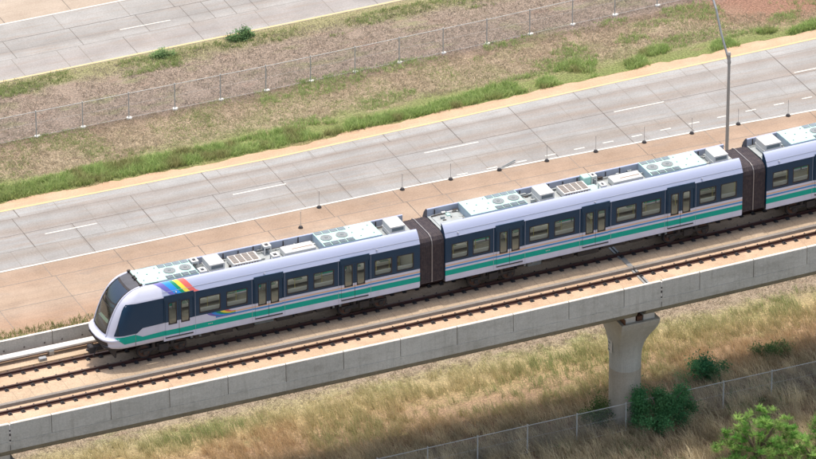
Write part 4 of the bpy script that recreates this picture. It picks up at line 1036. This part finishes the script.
# shrubs
def shrub(name,loc,rx,ry,h,nleaf,cols,lsize,label,cat,seed,frond=False,group=None,dens=1.):
    r=np.random.default_rng(seed); root=empty(name,loc); tag(root,label,cat,group)
    rr=random.Random(seed); mb=MB(); tips=[]
    nb=9 if h>.9 else 5
    for i in range(nb):
        a=2*math.pi*i/nb+rr.uniform(-.3,.3); k=rr.uniform(.35,.8); tip=Vector((math.cos(a)*rx*k,math.sin(a)*ry*k,h*rr.uniform(.55,.95)))
        mid=Vector((tip.x*.4,tip.y*.4,tip.z*.55)); mb.cyl((0,0,-.05),mid,.045*h/1.5+.01,.03*h/1.5+.006,6); mb.cyl(mid,tip,.03*h/1.5+.006,.008,6); tips.append(tip)
    mb.build('stem',M['bark'],root)
    # leaf clumps
    nc=int((26 if not frond else 60)*dens); vs=[];fs=[];cc=[]
    cl=[]
    for i in range(nc):
        while True:
            p=Vector((rr.uniform(-1,1),rr.uniform(-1,1),rr.uniform(0,1)))
            if p.x**2+p.y**2+(p.z*.95)**2<1 and p.length>(.28 if frond else .42): break
        cl.append(Vector((p.x*rx,p.y*ry,.12*h+p.z*h*.88)))
    per=nleaf//nc
    V=[];C=[]
    for c in cl:
        tone=rr.uniform(.7,1.3); base=np.array(cols[0])+(np.array(cols[1])-np.array(cols[0]))*rr.random()
        if frond:
            # a spray of feathery fronds
            for q in range(per//14):
                d=Vector((rr.uniform(-1,1),rr.uniform(-1,1),rr.uniform(-.1,.9))).normalized(); ln=rr.uniform(.2,.46); fv=rr.uniform(.6,1.3)
                sd=d.cross(Vector((0,0,1))).normalized()
                for t in range(14):
                    u=(t+1)/14; b=c+d*ln*u+Vector((0,0,-.22*ln*u*u)); sg=1 if t%2 else -1
                    w=.05*(1-.5*u); e=b+sd*sg*w+d*.03; f=b+d*.035+sd*sg*w*.5+Vector((0,0,.02))
                    V+= [b,e,f+d*.02]; C+=[base*tone*fv*rr.uniform(.8,1.2)]*3
        else:
            for q in range(per):
                o=Vector((rr.gauss(0,1),rr.gauss(0,1),rr.gauss(0,1)))*(.16*min(1.5,max(rx,h)))*.95; b=c+o
                if b.z<.02: b.z=.02
                d=Vector((rr.uniform(-1,1),rr.uniform(-1,1),rr.uniform(-.3,.8))).normalized(); s_=d.cross(Vector((rr.uniform(-.4,.4),rr.uniform(-.4,.4),1))).normalized(); l=lsize*rr.uniform(.7,1.3)
                V+=[b,b+d*l*.5+s_*l*.28,b+d*l]; C+=[base*tone*rr.uniform(.75,1.25)]*3
                V+=[b,b+d*l,b+d*l*.5-s_*l*.28]; C+=[base*tone*rr.uniform(.75,1.25)]*3
    me=bpy.data.meshes.new('foliage'); me.from_pydata([tuple(v) for v in V],[],[(i,i+1,i+2) for i in range(0,len(V),3)])
    a=me.attributes.new('col','FLOAT_COLOR','POINT'); arr=np.ones((len(V),4)); arr[:,:3]=np.clip(np.array(C),0,1); a.data.foreach_set('color',arr.ravel())
    me.materials.append(M['leaf']); fo=bpy.data.objects.new('foliage',me); COL.objects.link(fo); fo.parent=root
    return root
shrub_extra=[(26.5,3.4,1.2,.6,.8,'sprawling dark weed at the far right in the grass, beyond the near fence')]
G=((.07,.21,.09),(.15,.34,.14)); LG=((.10,.27,.05),(.36,.50,.16))
shrub('shrub',(17.0,-1.5,0),2.1,1.1,2.8,17000,G,.12,'dark green leafy shrub in shade right beside the flared pier','shrub',1)
shrub('shrub',(14.1,.3,0),1.0,.7,1.5,2600,((.06,.12,.04),(.12,.17,.06)),.13,'sparse dark weedy shrub at the left foot of the flared pier','shrub',2,dens=.6)
shrub('shrub',(21.8,2.6,0),1.5,.8,1.0,3600,((.06,.2,.1),(.12,.3,.12)),.13,'low dark shrub in the tall grass behind the near fence, right of the pier','shrub',3,dens=.6)
shrub('shrub',(20.4,-7.1,0),2.7,2.0,3.0,66000,LG,.1,'big bright lime-green feathery bush at the bottom right','bush',4,True,dens=2.6)
shrub('shrub',(22.9,-9.3,0),1.6,1.2,2.2,22000,LG,.1,'smaller lime-green feathery bush at the lower right corner','bush',5,True)
shrub('shrub',(25.3,-6.0,0),.9,.9,1.6,12000,LG,.1,'lime-green feathery bush cut by the right edge','bush',6,True)
if 0: shrub('shrub',(4.9,3.0,0),.7,.5,.8,1400,((.06,.12,.04),(.14,.17,.07)),.12,'small dark weed at the shadow edge left of centre','weed',7,dens=.5)
shrub('shrub',(8.9,54.2,0),.8,.35,.36,1500,((.18,.30,.13),(.28,.38,.17)),.10,'low green shrub beside the upper road, the left one of two','shrub',8,dens=.6)
shrub('shrub',(14.4,54.6,0),.85,.4,.55,2000,((.12,.22,.10),(.2,.32,.13)),.11,'low green shrub beside the upper road, the right one of two','shrub',9,dens=.6)

for x,y,rx,ry,h,lab in shrub_extra: shrub('shrub',(x,y,0),rx,ry,h,2200,((.09,.17,.07),(.16,.24,.09)),.12,lab,'weed',17,dens=.6)
o=short('lower_field_weeds',900,10,34,-6,1.5,((.16,.26,.10),(.24,.30,.14)),.2,.6,.02,.04,61,1.6,.55,(.1,.25,.08),.8,.8,8,.12)
tag(o,'scattered green weeds in the shaded grass at the lower right','weeds',kind='stuff')
